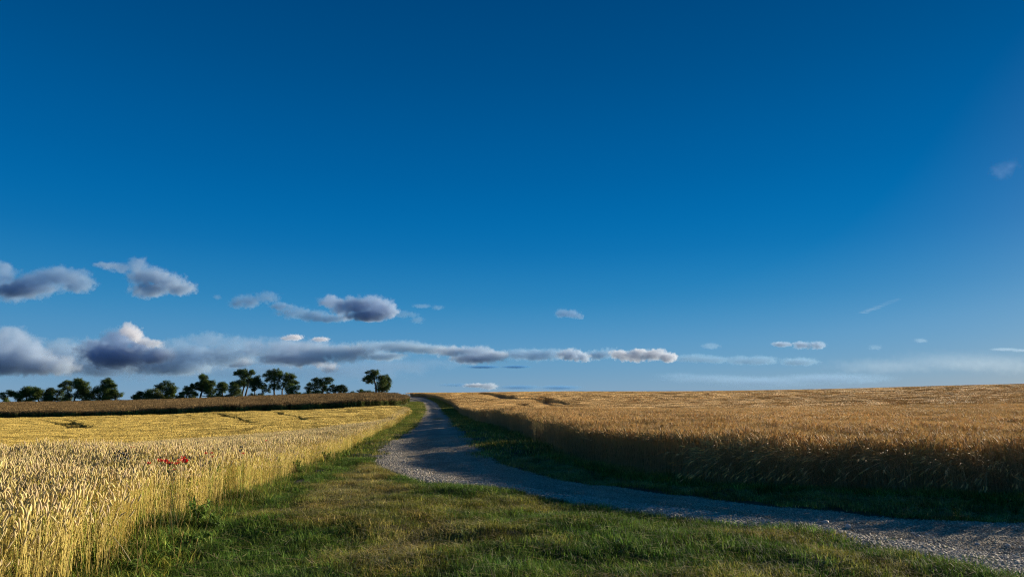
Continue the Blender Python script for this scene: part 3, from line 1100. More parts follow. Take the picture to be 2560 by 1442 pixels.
# keep the areal density even: near cells are smaller in the parameter space
keep = rng.random(len(X)) < np.clip(loose * np.minimum(1, (Y / 9.0) ** 1.3), 0, 1)
X, Y, Z, b, loose = X[keep], Y[keep], Z[keep], b[keep], loose[keep]
I = np.where(loose > 0.55, rng.integers(5, 10, len(X)), rng.integers(0, 5, len(X)))
o = scatter('gravel', np.c_[X, Y, Z], I, rng.uniform(0, 6.28, len(X)), rng.uniform(0.7, 1.2, len(X)), stone_src)
tag(o, 'loose pale stones strewn along the track shoulder', kind='stuff')
NS = len(X)
print('points', NW, NB, NR, NG, NS)

# ------------------------------------------------------------------ trees on the skyline
MAT_LEAF = plant_mat('dark_tree_foliage', transl=0.18, noise_scale=0.35, noise_amp=0.45, inst_amp=0.0, rough=0.7, mul=(1.85, 1.85, 1.5))
MAT_BARK = simple_mat('grey_brown_bark', (0.085, 0.065, 0.045), 0.9, bump=0.5, bscale=8.0, vary=0.3, vscale=2.0)
MAT_BARK_PALE = simple_mat('pale_weathered_bark', (0.34, 0.27, 0.20), 0.9, bump=0.5, bscale=8.0, vary=0.25, vscale=2.0)
TREE_Y = 225.0


def make_tree(kind, label, blobs, trunks, cat='tree', dens=1.0, dy=0.0, bark=None, group='trees along the skyline', seed=0, leaf=0.34, green=(0.042, 0.066, 0.020), thick=0.9, hollow=0.15):
    rs = np.random.default_rng(5000 + seed)
    Y = TREE_Y + dy
    u = Y / F
    xs = [t[0][0] for t in trunks] if trunks else [np.mean([b[0] for b in blobs])]
    bx = at(float(np.mean(xs)), 1000, Y)[0]
    bz = float(ground_z(bx, Y))
    base = np.array([bx, Y, bz])
    root = bpy.data.objects.new(kind, None)
    COL.objects.link(root)
    root.location = base
    tag(root, label, cat, group)
    # blobs to local metres
    C = []
    for (px, py, r) in blobs:
        P = at(px, py, Y) - base
        P[1] += rs.normal(0, 1) * r * u * 0.9
        C.append((P, r * u * 1.18))
        for _ in range(3):
            a_, o_ = rs.uniform(0, 6.283), r * u * rs.uniform(0.9, 1.35)
            C.append((P + np.array([o_ * math.cos(a_), rs.normal(0, .5) * r * u, o_ * math.sin(a_) * 0.8]), r * u * rs.uniform(.25, .5)))
    if trunks:
        g = Geo()
        ends = []
        for tr in trunks:
            pts = []
            for k, (px, py) in enumerate(tr):
                P = at(px, py, Y) - base
                if k == 0:
                    P[2] = min(P[2], -0.1)
                else:
                    P[1] += rs.normal(0, 0.35)
                pts.append(P)
            pts = np.array(pts)
            L = len(pts)
            r0 = 0.17 + 0.009 * len(blobs)
            rad = np.linspace(r0, r0 * 0.35, L)
            if L < 3:
                pts = np.array([pts[0], (pts[0] + pts[-1]) / 2 + rs.normal(0, 0.1, 3), pts[-1]])
                rad = np.linspace(r0, r0 * .5, 3)
            s = np.linspace(0, 1, len(pts))
            ss = np.linspace(0, 1, len(pts) * 3)
            Q = np.stack([np.interp(ss, s, pts[:, i]) for i in range(3)], 1)
            g.tube(Q, np.interp(ss, s, rad), 7)
            ends.append((Q, np.interp(ss, s, rad)))
        for (P, r) in C:
            best = None
            for Q, R in ends:
                low = Q[:, 2] < P[2] - 0.2
                if not low.any():
                    continue
                k = np.argmin(np.linalg.norm(Q - P, axis=1) + (~low) * 50)
                d = np.linalg.norm(Q[k] - P)
                if best is None or d < best[0]:
                    best = (d, Q[k], R[k])
            if best is None or best[0] > 9 or r < 0.55:
                continue
            mid = (best[1] + P) / 2 + rs.normal(0, 0.25, 3) + np.array([0, 0, -0.1 * best[0]])
            g.tube([best[1], mid, P], [best[2] * 0.5, best[2] * 0.33, 0.035], 5)
            for _ in range(3):
                e = P + rs.normal(0, 0.5, 3) * r
                g.tube([P * .7 + mid * .3, (P + e) / 2 + rs.normal(0, 0.1, 3), e], [0.06, 0.045, 0.02], 3)
        link('trunk', g.mesh('trunk', [bark or MAT_BARK], True), root)
    # foliage: leaf sprays gathered into small clumps through each lobe
    VV, CC = [], []
    for (P, r) in C:
        ncl = max(12, int(80 * dens * (r / 0.9) ** 2))
        v = rs.normal(0, 1, (ncl, 3))
        v /= np.linalg.norm(v, axis=1)[:, None]
        rad = r * (hollow + (1 - hollow) * rs.random((ncl, 1)) ** 0.5)
        ctr = P + v * rad * np.array([1.08, thick, 0.92])
        tone = rs.uniform(0.55, 1.5, ncl)
        for c, tn in zip(ctr, tone):
            m = rs.integers(7, 13)
            q = c + rs.normal(0, 0.20, (m, 3)) * np.array([1.25, 1.25, 0.8])
            a = rs.normal(0, 1, (m, 3))
            a /= np.linalg.norm(a, axis=1)[:, None]
            b = np.cross(a, rs.normal(0, 1, (m, 3)))
            b /= np.linalg.norm(b, axis=1)[:, None]
            s = leaf * rs.uniform(0.35, 0.8, (m, 1)) * 0.5
            quad = np.stack([q - a * s, q - b * s * .6, q + a * s, q + b * s * .6], 1)
            VV.append(quad.reshape(-1, 3))
            CC.append(np.repeat(np.array(green)[None] * tn * np.array([rs.uniform(.85, 1.25), 1, rs.uniform(.8, 1.1)]), 4 * m, 0))
    VV, CC = np.concatenate(VV), np.concatenate(CC)
    q = np.arange(len(VV)).reshape(-1, 4)
    link('crown', mesh_np('crown', VV, [q], [MAT_LEAF], colors=CC), root)
    return root


TREES = [
 ('bent_tree', 'small tree at the far left of the skyline, arched over to one side', [(24,982,7),(31,983,7),(17,987,6),(12,994,5),(36,985,5),(12,1003,5),(15,999,4)], [[(20,1012),(16,1000),(20,990)]], {}),
 ('broadleaf_tree', 'round dense crown with short thick trunk beside the bent leftmost tree', [(60,974,9),(70,974,9),(76,982,9),(52,983,8),(63,985,11),(48,990,6),(56,995,7),(78,998,7),(72,1003,6),(52,1001,5),(43,988,5)], [[(64,1014),(64,998),(63,986)]], {}),
 ('broadleaf_tree', 'small round tree with thin forked trunk, third from the left', [(92,978,7),(102,977,8),(108,980,6),(90,988,6),(100,990,8),(96,984,8),(85,996,4)], [[(96,1014),(97,1000),(97,988)]], {}),
 ('broadleaf_tree', 'narrow tree with dark ball shaped top behind a low spreading one', [(125,976,7),(130,978,6),(121,981,5),(128,984,6)], [[(129,1012),(128,992),(126,980)]], dict(dy=4, dens=1.3, green=(0.028,0.045,0.016))),
 ('broadleaf_tree', 'low bushy tree in front of the dark ball topped tree', [(115,990,8),(122,996,9),(113,1000,8),(127,1002,7),(120,986,7),(131,994,6)], [[(118,1013),(119,998)]], dict(dy=-3, green=(0.05,0.06,0.02))),
 ('broadleaf_tree', 'thin see-through tree left of the tallest tree in the left clump', [(148,976,6),(154,977,5),(142,983,6),(152,987,7),(145,994,6),(138,999,5),(153,998,5)], [[(138,1012),(140,1000),(149,982)]], dict(dens=0.55, dy=3)),
 ('pine_tree', 'ragged tree with spiky outspread top at the left of the tallest left crown', [(153,963,4),(150,966,3),(158,960,5),(170,958,6),(176,957,5),(168,966,6),(173,972,5),(163,970,4),(170,986,8),(160,992,7),(172,998,8),(164,1002,6)], [[(178,1008),(175,992),(170,976),(168,964)]], dict(dens=0.75, green=(0.06,0.085,0.03))),
 ('broadleaf_tree', 'tallest wide tree of the left clump with a sloping right side', [(195,953,8),(202,955,7),(190,962,8),(200,965,9),(212,961,8),(218,960,4),(206,974,10),(196,977,9),(215,975,9),(207,987,10),(220,985,8),(228,990,7),(231,996,5),(212,998,8),(222,1001,6),(190,988,6)], [[(184,1008),(189,994),(196,980),(200,966)]], dict(green=(0.052,0.075,0.024))),
 ('broadleaf_tree', 'big dense tree standing alone before the gap in the skyline', [(268,952,7),(262,955,6),(274,955,6),(266,962,8),(278,962,7),(285,964,5),(258,968,8),(248,973,9),(242,979,8),(255,982,10),(268,975,10),(280,975,9),(286,982,7),(272,988,9),(250,993,8),(262,996,8),(274,997,7)], [[(264,1006),(264,990),(266,972)]], {}),
 ('sapling', 'small sparse young tree close beside the big lone dense tree', [(296,985,5),(291,988,4),(287,991,4),(291,997,4),(298,988,3)], [[(291,1004),(291,994),(294,986)]], dict(dens=0.6)),
 ('bush', 'low bush just right of the skyline gap, first of a rising row', [(335,993,4),(341,991,5),(348,985,6),(353,983,6),(346,994,6),(356,992,7),(336,998,4)], [], dict(cat='bush')),
 ('bush', 'rounded bush in the middle of the rising row, peaked on top', [(373,978,5),(368,983,7),(378,985,7),(366,993,8),(378,994,8)], [], dict(cat='bush', dy=-2)),
 ('bush', 'tall bush leaning against the left side of the oval crowned tree', [(392,976,5),(390,983,8),(397,989,8),(388,993,8),(399,996,6)], [], dict(cat='bush', dy=-3, green=(0.05,0.062,0.022))),
 ('broadleaf_tree', 'broad oval crowned tree at the right end of the bush row', [(413,957,5),(420,958,6),(402,963,5),(396,967,4),(410,966,8),(424,966,7),(431,969,6),(436,972,5),(406,974,8),(418,977,10),(430,979,8),(436,977,5),(412,988,9),(425,990,9),(432,992,5),(408,996,5),(420,996,7)], [[(418,1004),(418,988),(416,974)]], dict(dens=.85, dy=3)),
 ('bush', 'olive green low bush under the small dark tree right of a gap', [(441,997,3),(446,993,5),(453,991,5),(449,996,5),(460,995,4),(476,996,4),(485,994,5),(488,996,3)], [], dict(cat='bush', dy=-4, green=(0.06,0.08,0.03))),
 ('broadleaf_tree', 'small dark round tree rising out of the olive low bush', [(468,970,5),(474,971,4),(464,976,6),(475,977,6),(480,981,5),(454,983,4),(451,985,3),(464,985,6),(473,986,5),(484,987,4),(488,985,3)], [[(466,1001),(466,991),(467,980)]], dict(dens=.95)),
 ('pine_tree', 'tall tree with pointed top and bare leaning trunk', [(508,941,6),(515,944,6),(500,941,4),(507,950,8),(516,953,6),(503,957,8),(494,960,5),(484,965,5),(481,963,3),(488,970,5),(500,966,9),(512,965,9),(523,957,6),(530,955,5),(533,963,6),(523,968,8),(532,974,7),(520,978,7),(530,984,5),(510,974,6),(498,972,5),(491,986,3),(522,988,4)], [[(499,1002),(501,985),(508,973),(506,955)]], {}),
 ('broadleaf_tree', 'open round headed tree just right of the pointed tall tree', [(560,958,5),(565,962,5),(550,961,6),(543,965,5),(557,967,8),(566,970,5),(546,972,5),(556,977,5),(540,976,4)], [[(557,1000),(557,983),(555,970)]], dict(dens=.9, dy=3)),
 ('bush', 'low spreading bush below the open round headed tree', [(548,990,6),(535,993,4),(540,990,5),(529,991,4),(556,992,5),(549,982,3)], [], dict(cat='bush', dy=-3)),
 ('broadleaf_tree', 'medium tree touching the left side of the flat topped tree', [(582,958,4),(588,964,6),(580,968,7),(593,970,7),(575,975,5),(587,980,9),(597,978,6),(592,988,6),(578,988,6),(570,992,5),(565,991,4)], [[(585,1000),(585,986),(587,972)]], dict(dy=-2, green=(0.05,0.07,0.024))),
 ('pine_tree', 'tallest flat topped pine with two crossing trunks', [(600,928,5),(594,932,5),(608,930,6),(618,930,6),(627,929,5),(632,932,5),(602,937,6),(612,938,6),(622,936,6),(591,935,4),(610,945,4),(615,951,7),(606,955,8),(596,956,6),(588,958,6),(622,951,7),(612,960,6),(600,962,6)], [[(604,998),(605,980),(611,966),(611,948),(612,936)],[(611,998),(616,976),(620,964),(618,952)]], dict(dy=1)),
 ('broadleaf_tree', 'domed tree tucked against the right of the flat topped pine', [(638,943,5),(645,950,7),(636,952,8),(650,957,6),(640,960,8),(630,962,6),(650,966,5),(642,970,5),(636,973,4),(634,990,5),(628,988,4)], [[(637,999),(637,980),(640,962)]], dict(dy=-1, green=(0.032,0.05,0.018))),
 ('broadleaf_tree', 'thin gappy tree between the domed tree and the twin trunk group', [(658,962,5),(663,967,4),(660,974,5),(669,973,4),(654,985,3),(646,989,4),(659,991,4),(652,992,4),(673,977,3)], [[(656,997),(656,982),(660,966)]], dict(dens=.6, dy=-3)),
 ('pine_tree', 'tall pine with a broad high crown and slender bare trunk', [(675,931,6),(685,929,6),(694,929,6),(700,935,6),(668,935,6),(662,938,4),(680,938,8),(692,940,8),(702,942,5),(672,945,6),(668,950,3),(683,950,7),(694,952,6),(690,960,6),(680,962,5),(674,966,3),(699,968,5),(688,970,4)], [[(687,996),(685,976),(686,962),(687,944)]], dict(dens=.85)),
 ('pine_tree', 'tall tree with straight bare trunk right of the broad crowned pine', [(716,937,5),(724,939,5),(731,938,4),(734,942,4),(720,945,7),(730,950,6),(712,948,6),(722,956,8),(734,957,6),(740,956,4),(708,959,4),(712,966,4)], [[(706,995),(706,976),(710,962),(717,948)]], dict(dy=2, green=(0.05,0.075,0.024))),
 ('broadleaf_tree', 'leafy low branched tree below the right side of the tall straight tree', [(730,965,7),(740,968,6),(724,972,6),(735,976,7),(716,978,3),(727,982,7),(736,985,5),(725,988,5)], [[(729,995),(730,978)]], dict(dy=-2)),
 ('bush', 'small dark bush at the foot of the leafy low branched tree', [(745,983,3),(748,987,4)], [], dict(cat='bush')),
 ('bush', 'tiny bush at the foot of the slender trunked pine', [(700,989,3),(716,990,3),(706,990,2)], [], dict(cat='bush', dy=-2)),
 ('bush', 'low bush around the base of the thin gappy tree', [(676,991,3),(668,992,3)], [], dict(cat='bush', dy=-4)),
 ('broadleaf_tree', 'narrow ragged tree growing out of a wide low thicket', [(776,958,3),(772,962,3),(775,967,4),(768,970,3),(774,975,5),(770,979,4)], [[(772,993),(773,978),(775,964)]], dict(dens=.9)),
 ('bush', 'wide low thicket below the narrow ragged tree', [(766,985,5),(758,987,4),(774,986,5),(783,985,5),(792,986,6),(798,984,5)], [], dict(cat='bush', dy=-2)),
 ('broadleaf_tree', 'wide tree reaching to the right with sky showing through its arm', [(785,950,4),(794,950,6),(803,949,4),(788,957,6),(799,958,7),(808,955,5),(816,947,4),(822,946,4),(828,949,4),(818,955,5),(824,957,3),(813,964,4),(806,966,5),(794,967,7),(788,975,6),(812,973,4),(815,970,3),(805,975,4),(797,978,4)], [[(807,993),(806,980),(809,968),(804,956)]], dict(dens=.85)),
 ('bush', 'round dark shrub on two stems, shorter than its neighbours', [(830,966,4),(826,972,5),(836,970,6),(846,971,6),(853,967,5),(860,970,6),(865,974,4),(850,976,6),(836,978,5),(860,979,4),(822,983,4)], [[(840,991),(840,978)],[(851,991),(852,978)]], dict(cat='bush', green=(0.028,0.045,0.016))),
 ('bush', 'low ragged scrub with feathery top left of the lone tree', [(900,978,3),(907,980,4),(904,975,2),(915,980,4),(923,979,4),(932,981,3)], [], dict(cat='bush', dens=.8)),
 ('bush', 'tiny tuft of scrub halfway between the shrub and the lone tree', [(879,982,2.5),(887,983,2.5),(870,985,2)], [], dict(cat='bush', dens=.8)),
 ('lone_tree', 'lone double crowned tree with pale trunks nearest the track', [(920,931,4),(930,930,5),(938,930,5),(944,934,4),(934,936,5),(922,938,3),(914,943,3),(911,949,3),(918,946,4),(925,947,5),(932,944,5),(918,953,4),(928,954,5),(950,944,7),(960,942,6),(967,946,6),(972,952,5),(974,958,4),(955,952,9),(948,960,8),(962,958,8),(968,964,6),(958,968,7),(970,970,4),(965,974,4),(950,972,5),(955,977,5)], [[(941,988),(940,970),(937,955),(933,940)],[(946,988),(947,973),(952,958)]], dict(bark='pale', dy=-20, green=(0.045,0.068,0.02))),
]
for i, (kind, label, blobs, trunks, kw) in enumerate(TREES):
    kw = dict(kw)
    if kw.get('bark') == 'pale':
        kw['bark'] = MAT_BARK_PALE
    cat = kw.pop('cat', 'tree')
    make_tree(kind, label, blobs, trunks, cat=cat, seed=i, group='bushes along the skyline' if cat == 'bush' else 'trees along the skyline', **kw)


# ------------------------------------------------------------------ poppies and thistles among the wheat
def petal_mat(name, col):
    m, t, out = new_mat(name)
    p = N(t, 'ShaderNodeBsdfPrincipled', i_Roughness=0.5)
    p.inputs['Base Color'].default_value = (*col, 1)
    tr = N(t, 'ShaderNodeBsdfTranslucent')
    tr.inputs['Color'].default_value = (*col, 1)
    ms = N(t, 'ShaderNodeMixShader')
    ms.inputs[0].default_value = 0.35
    t.links.new(p.outputs[0], ms.inputs[1])
    t.links.new(tr.outputs[0], ms.inputs[2])
    t.links.new(ms.outputs[0], out.inputs['Surface'])
    return m


MAT_RED = petal_mat('scarlet_petal', (0.75, 0.015, 0.008))
MAT_ORANGE = petal_mat('orange_red_petal', (0.85, 0.07, 0.02))
MAT_PURPLE = petal_mat('thistle_purple', (0.16, 0.06, 0.18))
MAT_STEM = simple_mat('herb_stem', (0.07, 0.12, 0.03), 0.7)
MAT_HERB = plant_mat('herb_leaf', transl=0.25, noise_amp=0.3, inst_amp=0.0)
MAT_DARK = simple_mat('dark_seed', (0.012, 0.010, 0.012), 0.6)


def stand(px, py, top):
    """base position of a plant whose top, 'top' metres above the soil, shows at the photo pixel"""
    Y = 9.0
    for _ in range(30):
        P = at(px, py, Y)
        z = float(ground_z(P[0], P[1])) + top
        d = ray(px, py)
        Yn = d[1] * (z - EYE[2]) / d[2]
        Y = 0.5 * Y + 0.5 * min(max(Yn, 4), 60)
    P = at(px, py, Y)
    return np.array([P[0], P[1], float(ground_z(P[0], P[1]))])


def make_poppy(px, py, size, label, seed, orange=False, top=0.80):
    size *= 0.75
    rs = np.random.default_rng(seed)
    b = stand(px, py, top)
    root = bpy.data.objects.new('poppy', None)
    COL.objects.link(root)
    root.location = b
    tag(root, label, 'poppy', 'poppies in the wheat edge')
    g = Geo()
    lean = rs.normal(0, 0.03, 2)
    g.tube([(lean[0], lean[1], 0), (lean[0] * .3, lean[1] * .3, top * .5), (0, 0, top)], [0.0025, 0.002, 0.0018], 4)
    link('stem', g.mesh('stem', [MAT_STEM]), root)
    g = Geo()
    facing = rs.uniform(0, 6.28)
    tiltd = np.array([math.cos(-0.9), math.sin(-0.9), 0])
    for k in range(4):
        a = facing + k * math.pi / 2
        r = size * 0.5
        V, Q = [], []
        for i in range(4):
            t = i / 3
            for j in range(5):
                w = (j / 4 - 0.5) * 2
                ang = a + w * 0.75 * (0.5 + 0.5 * t)
                rr = r * math.sin(t * 1.45) * (1 - 0.12 * w * w) + 0.001
                V.append((rr * math.cos(ang), rr * math.sin(ang), top + r * (0.9 * t ** 1.6) * (0.75 if k % 2 else 1.0) + rs.normal(0, 0.04) * r + (0.002 if k % 2 else 0)))
        for i in range(3):
            for j in range(4):
                Q.append((i * 5 + j, i * 5 + j + 1, (i + 1) * 5 + j + 1, (i + 1) * 5 + j))
        V = np.array(V) - (0, 0, top)
        # nod the flower towards the light
        th = 0.55
        ax = np.cross([0, 0, 1], tiltd)
        K = np.array([[0, -ax[2], ax[1]], [ax[2], 0, -ax[0]], [-ax[1], ax[0], 0]])
        R = np.eye(3) + math.sin(th) * K + (1 - math.cos(th)) * K @ K
        g.add(V @ R.T + (0, 0, top), quads=Q)
    link('petals', g.mesh('petals', [MAT_ORANGE if orange else MAT_RED], True), root)
    g = Geo()
    g.tube([(0, 0, top), (0.002, -0.002, top + 0.006), (0.004, -0.004, top + 0.011)], [0.004, 0.006, 0.003], 6)
    link('seed_head', g.mesh('seed_head', [MAT_DARK], True), root)


POPPIES = [(399,1153,.075,'deep red poppy at the left end of the main poppy cluster',0),
 (405.5,1152.5,.055,'smaller red poppy touching the cluster\'s left end flower',0),
 (414,1154,.065,'red poppy second group from the left in the cluster',0),
 (419.5,1158,.05,'low orange red poppy just below right of the second red one',1),
 (430,1158,.035,'tiny pink red poppy in the middle of the cluster',1),
 (435,1174,.03,'lowest tiny red poppy, below the middle of the cluster',0),
 (440,1160,.045,'low orange poppy left of the large cluster flower',1),
 (445,1157.5,.04,'small poppy between the low orange and the bright one',1),
 (447.5,1151.5,.055,'bright orange red poppy left of the largest flower',1),
 (457,1146,.07,'dark red poppy above the largest flower',0),
 (461,1155,.10,'largest bright red poppy at the right end of the cluster',0),
 (372,1159,.05,'dull red poppy standing apart left of the cluster',0),
 (514.5,1134,.06,'single orange poppy right of the cluster, taller than the others',1),
 (529.5,1133,.05,'red poppy close beside the single orange one',0),
 (531,1142,.035,'tiny red poppy below the pair on the right',0),
 (607,1134,.05,'solitary red poppy well right of the pair',0),
 (327,1119,.03,'faint far poppy at the crop horizon left of the thistle cluster',1),
 (334.5,1120,.03,'second faint far poppy beside the first one',1),
 (665,1103,.06,'small red poppy in pinkish wheat towards the track bend',0),
 (691,1088,.05,'farthest red speck of a poppy near the thistle clump',0),
 (718,1139,.04,'orange red poppy low at the wheat wall by the bare earth',1),
 (746,1075,.05,'dark red poppy speck up the field edge',0)]
for i, (px, py, s, lab, orr) in enumerate(POPPIES):
    make_poppy(px, py, s, lab, 6000 + i, bool(orr), top=0.45 if px == 718 else 0.80 if py < 1165 else 0.72)


def make_thistle(px, py, top, heads, spread, label, seed, lean=(0, 0)):
    rs = np.random.default_rng(seed)
    b = stand(px, py, top)
    root = bpy.data.objects.new('thistle', None)
    COL.objects.link(root)
    root.location = b
    tag(root, label, 'thistle', 'thistles in the wheat edge')
    st, lf, hd, fl = Geo(), Geo(), [], []
    T = np.array([lean[0], lean[1], top * 0.72])
    st.tube([(0, 0, 0), T * .5 + rs.normal(0, .01, 3), T], [0.007, 0.006, 0.004], 5)
    for k in range(heads):
        a = rs.uniform(0, 6.28)
        r = spread * math.sqrt(rs.random())
        E = T + np.array([r * math.cos(a), r * math.sin(a), top * rs.uniform(0.14, 0.28)])
        S = T * rs.uniform(0.7, 1.0)
        st.tube([S, (S + E) / 2 + np.array([0.4 * r * math.cos(a), 0.4 * r * math.sin(a), -0.01]), E], [0.003, 0.0025, 0.002], 4)
        hd.append(E)
    for k in range(14):
        t = rs.uniform(0.6, 1.0)
        a = rs.uniform(0, 6.28)
        c = np.array((0.07, 0.12, 0.04)) * rs.uniform(0.7, 1.4)
        lf.blade(T * t, (math.cos(a), math.sin(a), 0), rs.uniform(0.08, 0.17), 0.03, rs.uniform(1.0, 2.2), c, seg=3)
    link('stem', st.mesh('stem', [MAT_STEM]), root)
    link('leaves', lf.mesh('leaves', [MAT_HERB]), root)
    for E in hd:
        g = Geo()
        g.tube([E, E + (0, 0, .008), E + (0, 0, .02), E + (0, 0, .03)], [0.004, 0.013, 0.012, 0.007], 7)
        h = link('flower_head', g.mesh('flower_head', [MAT_DARK], True), root)
        g = Geo()
        for j in range(14):
            a = j * 0.449 * 2
            g.blade(E + (0, 0, .026), (math.cos(a), math.sin(a), 0), 0.022, 0.006, 0.9, (1, 1, 1), seg=2)
        link('petals', g.mesh('petals', [MAT_PURPLE]), h)


make_thistle(297, 1128, 0.84, 9, 0.10, 'tall dark purple thistle left of the poppy cluster', 7001, (0.06, -0.04))
make_thistle(317, 1132, 0.82, 3, 0.06, 'small thistle with three heads just right of the tall purple one', 7002)
make_thistle(467, 1139, 0.77, 4, 0.04, 'dark leafy thistle rising behind the largest poppy', 7003)
make_thistle(428, 1147, 0.77, 4, 0.05, 'bluish thistle in the middle of the poppy cluster', 7004)
make_thistle(832, 1062, 0.82, 11, 0.30, 'many headed tall thistle standing above the wheat towards the bend', 7005)
make_thistle(869, 1058, 0.80, 3, 0.08, 'slim green thistle right of the many headed one', 7006)
make_thistle(604, 1114, 0.74, 4, 0.08, 'dull thistle in the wheat above the solitary poppy', 7007)
make_thistle(748, 1093, 0.74, 6, 0.15, 'low thistle in the wheat between the poppies and the tall one', 7008)


def make_weed(px, py, top, label, seed, n=60, w=0.03, col=(0.07, 0.13, 0.03), z0=None, spread=0.16):
    rs = np.random.default_rng(seed)
    b = stand(px, py, top) if z0 is None else z0
    root = bpy.data.objects.new('weed', None)
    COL.objects.link(root)
    root.location = b
    tag(root, label, 'weed', 'leafy weeds at the field edges')
    st, lf = Geo(), Geo()
    for k in range(5):
        a = rs.uniform(0, 6.28)
        E = np.array([spread * math.cos(a) * rs.random(), spread * math.sin(a) * rs.random(), top * rs.uniform(.7, 1)])
        st.tube([(0, 0, 0), E * .5 + rs.normal(0, .015, 3), E], [.004, .003, .002], 4)
        for j in range(n // 5):
            t = rs.uniform(.15, 1)
            a2 = rs.uniform(0, 6.28)
            lf.blade(E * t, (math.cos(a2), math.sin(a2), 0), rs.uniform(.05, .12), w, rs.uniform(.6, 2.0), np.array(col) * rs.uniform(.6, 1.5), seg=3)
    link('stem', st.mesh('stem', [MAT_STEM]), root)
    link('leaves', lf.mesh('leaves', [MAT_HERB]), root)


for k, (px, py, top, lab) in enumerate([
 (420, 1166, .60, 'green leafy weed under the left half of the poppy cluster'), (448, 1170, .58, 'green leafy weed right below the largest poppy'),
 (522, 1146, .64, 'green weed below the orange poppy pair'), (345, 1178, .60, 'dark green weed amid the wheat left of the poppies'),
 (330, 1160, .64, 'green weed stalk below the purple thistle'), (500, 1250, .30, 'bushy green weed in a gap of the wheat wall'),
 (820, 1128, .30, 'low bright green weed at the foot of the wheat near the bare earth'), (745, 1150, .32, 'green clump at the wheat foot left of the bare earth'),
 (555, 1290, .12, 'dark leafy weed where the turf meets the wheat'), (430, 1372, .12, 'broad leaved weed at the foot of the nearest wheat'),
 (350, 1405, .12, 'dark weed by the fallen straw at the bottom left'), (480, 1335, .11, 'small weed in the turf beside the near wheat wall')]):
    make_weed(px, py, top, lab, 7100 + k, n=150 if top < .6 else 45, w=.028, col=(0.17, 0.26, 0.05), spread=0.26)
for k, (px, py, top, lab) in enumerate([(2528, 1230, .35, 'green weed below the barley at the right edge of the view'), (2390, 1255, .25, 'small weed at the foot of the lodged barley')]):
    make_weed(px, py, top, lab, 7200 + k, n=70, w=.02)


# ------------------------------------------------------------------ single stones, tufts and straws on and beside the track
def road_surface(px, py):
    P = at_z(px, py, 0.0)
    k = np.argmin((RX - P[0]) ** 2 + (RY - P[1]) ** 2)
    return np.array([P[0], P[1], RZ.ravel()[k]])


STONES = [(2062,1304,.052,'largest pale stone on the near shoulder of the track'), (2043,1296,.03,'small pale stone just above the largest one'),
 (1629,1262,.045,'rounded stone standing proud of the gravel ridge'), (1681,1268,.035,'pale stone on the ridge right of the rounded one'),
 (2282,1326,.035,'pale stone lying alone in the sunlit middle of the track'), (2296,1333,.03,'grey stone close to the lone middle stone'),
 (2317,1326,.03,'flat grey stone right of the lone middle stone'), (2119,1316,.04,'angular stone beside the sunlit gravel patch'),
 (2520,1360,.04,'bright stone near the right edge of the view'), (2443,1352,.035,'pale chip right of the small grass tuft'),
 (2277,1345,.035,'grey stone on the gravel below the middle of the track')]
for k, (px, py, r, lab) in enumerate(STONES):
    g = Geo()
    rs = np.random.default_rng(7300 + k)
    rock(g, (0, 0, r * .3), r, rs, np.array((0.5, 0.46, 0.41)) * rs.uniform(.85, 1.1))
    o = link('stone', g.mesh('stone', [MAT_STONE]), None, road_surface(px, py))
    tag(o, lab, 'stone', 'single stones on the track')

TUFTS = [(2210,1346,.10,'small grass tuft on the track nearest the turf edge'), (2343,1361,.12,'grass tuft growing in the sunlit gravel'),
 (2442,1392,.12,'grass tuft on the gravel near the lower right'), (2492,1403,.10,'flat grass tuft at the lower right edge of the gravel')]
for k, (px, py, r, lab) in enumerate(TUFTS):
    g = Geo()
    rs = np.random.default_rng(7400 + k)
    for j in range(90):
        a, q = rs.uniform(0, 6.28), r * math.sqrt(rs.random())
        a2 = rs.uniform(0, 6.28)
        g.blade((q * 1.5 * math.cos(a), q * math.sin(a), 0), (math.cos(a2), math.sin(a2), 0), rs.uniform(.02, .06), .004, rs.uniform(.2, 1.3), np.array(GREEN[j % 4] if j % 3 else OLIVE[j % 4]) * rs.uniform(.7, 1.4))
    o = link('grass_tuft', g.mesh('grass_tuft', [MAT_GRASS]), None, road_surface(px, py))
    tag(o, lab, 'grass tuft', 'grass tufts on the track')
for k, (px, py, Yd, lab) in enumerate([(1097, 1045, 66, 'low grass patch in the middle of the distant shaded track'), (1086, 1021, 105, 'farther grass patch on the track where it climbs')]):
    g = Geo()
    rs = np.random.default_rng(7500 + k)
    for j in range(260):
        a, q = rs.uniform(0, 6.28), 0.55 * math.sqrt(rs.random())
        a2 = rs.uniform(0, 6.28)
        g.blade((q * math.cos(a), 3.5 * q * math.sin(a), 0), (math.cos(a2), math.sin(a2), 0), rs.uniform(.04, .10), .02, rs.uniform(.2, 1.3), np.array(OLIVE[j % 4]) * rs.uniform(.7, 1.3))
    P = at(px, py, Yd)
    kk = np.argmin((RX - P[0]) ** 2 + (RY - P[1]) ** 2)
    o = link('grass_tuft', g.mesh('grass_tuft', [MAT_GRASS]), None, (P[0], P[1], RZ.ravel()[kk]))
    tag(o, lab, 'grass tuft', 'grass tufts on the track')

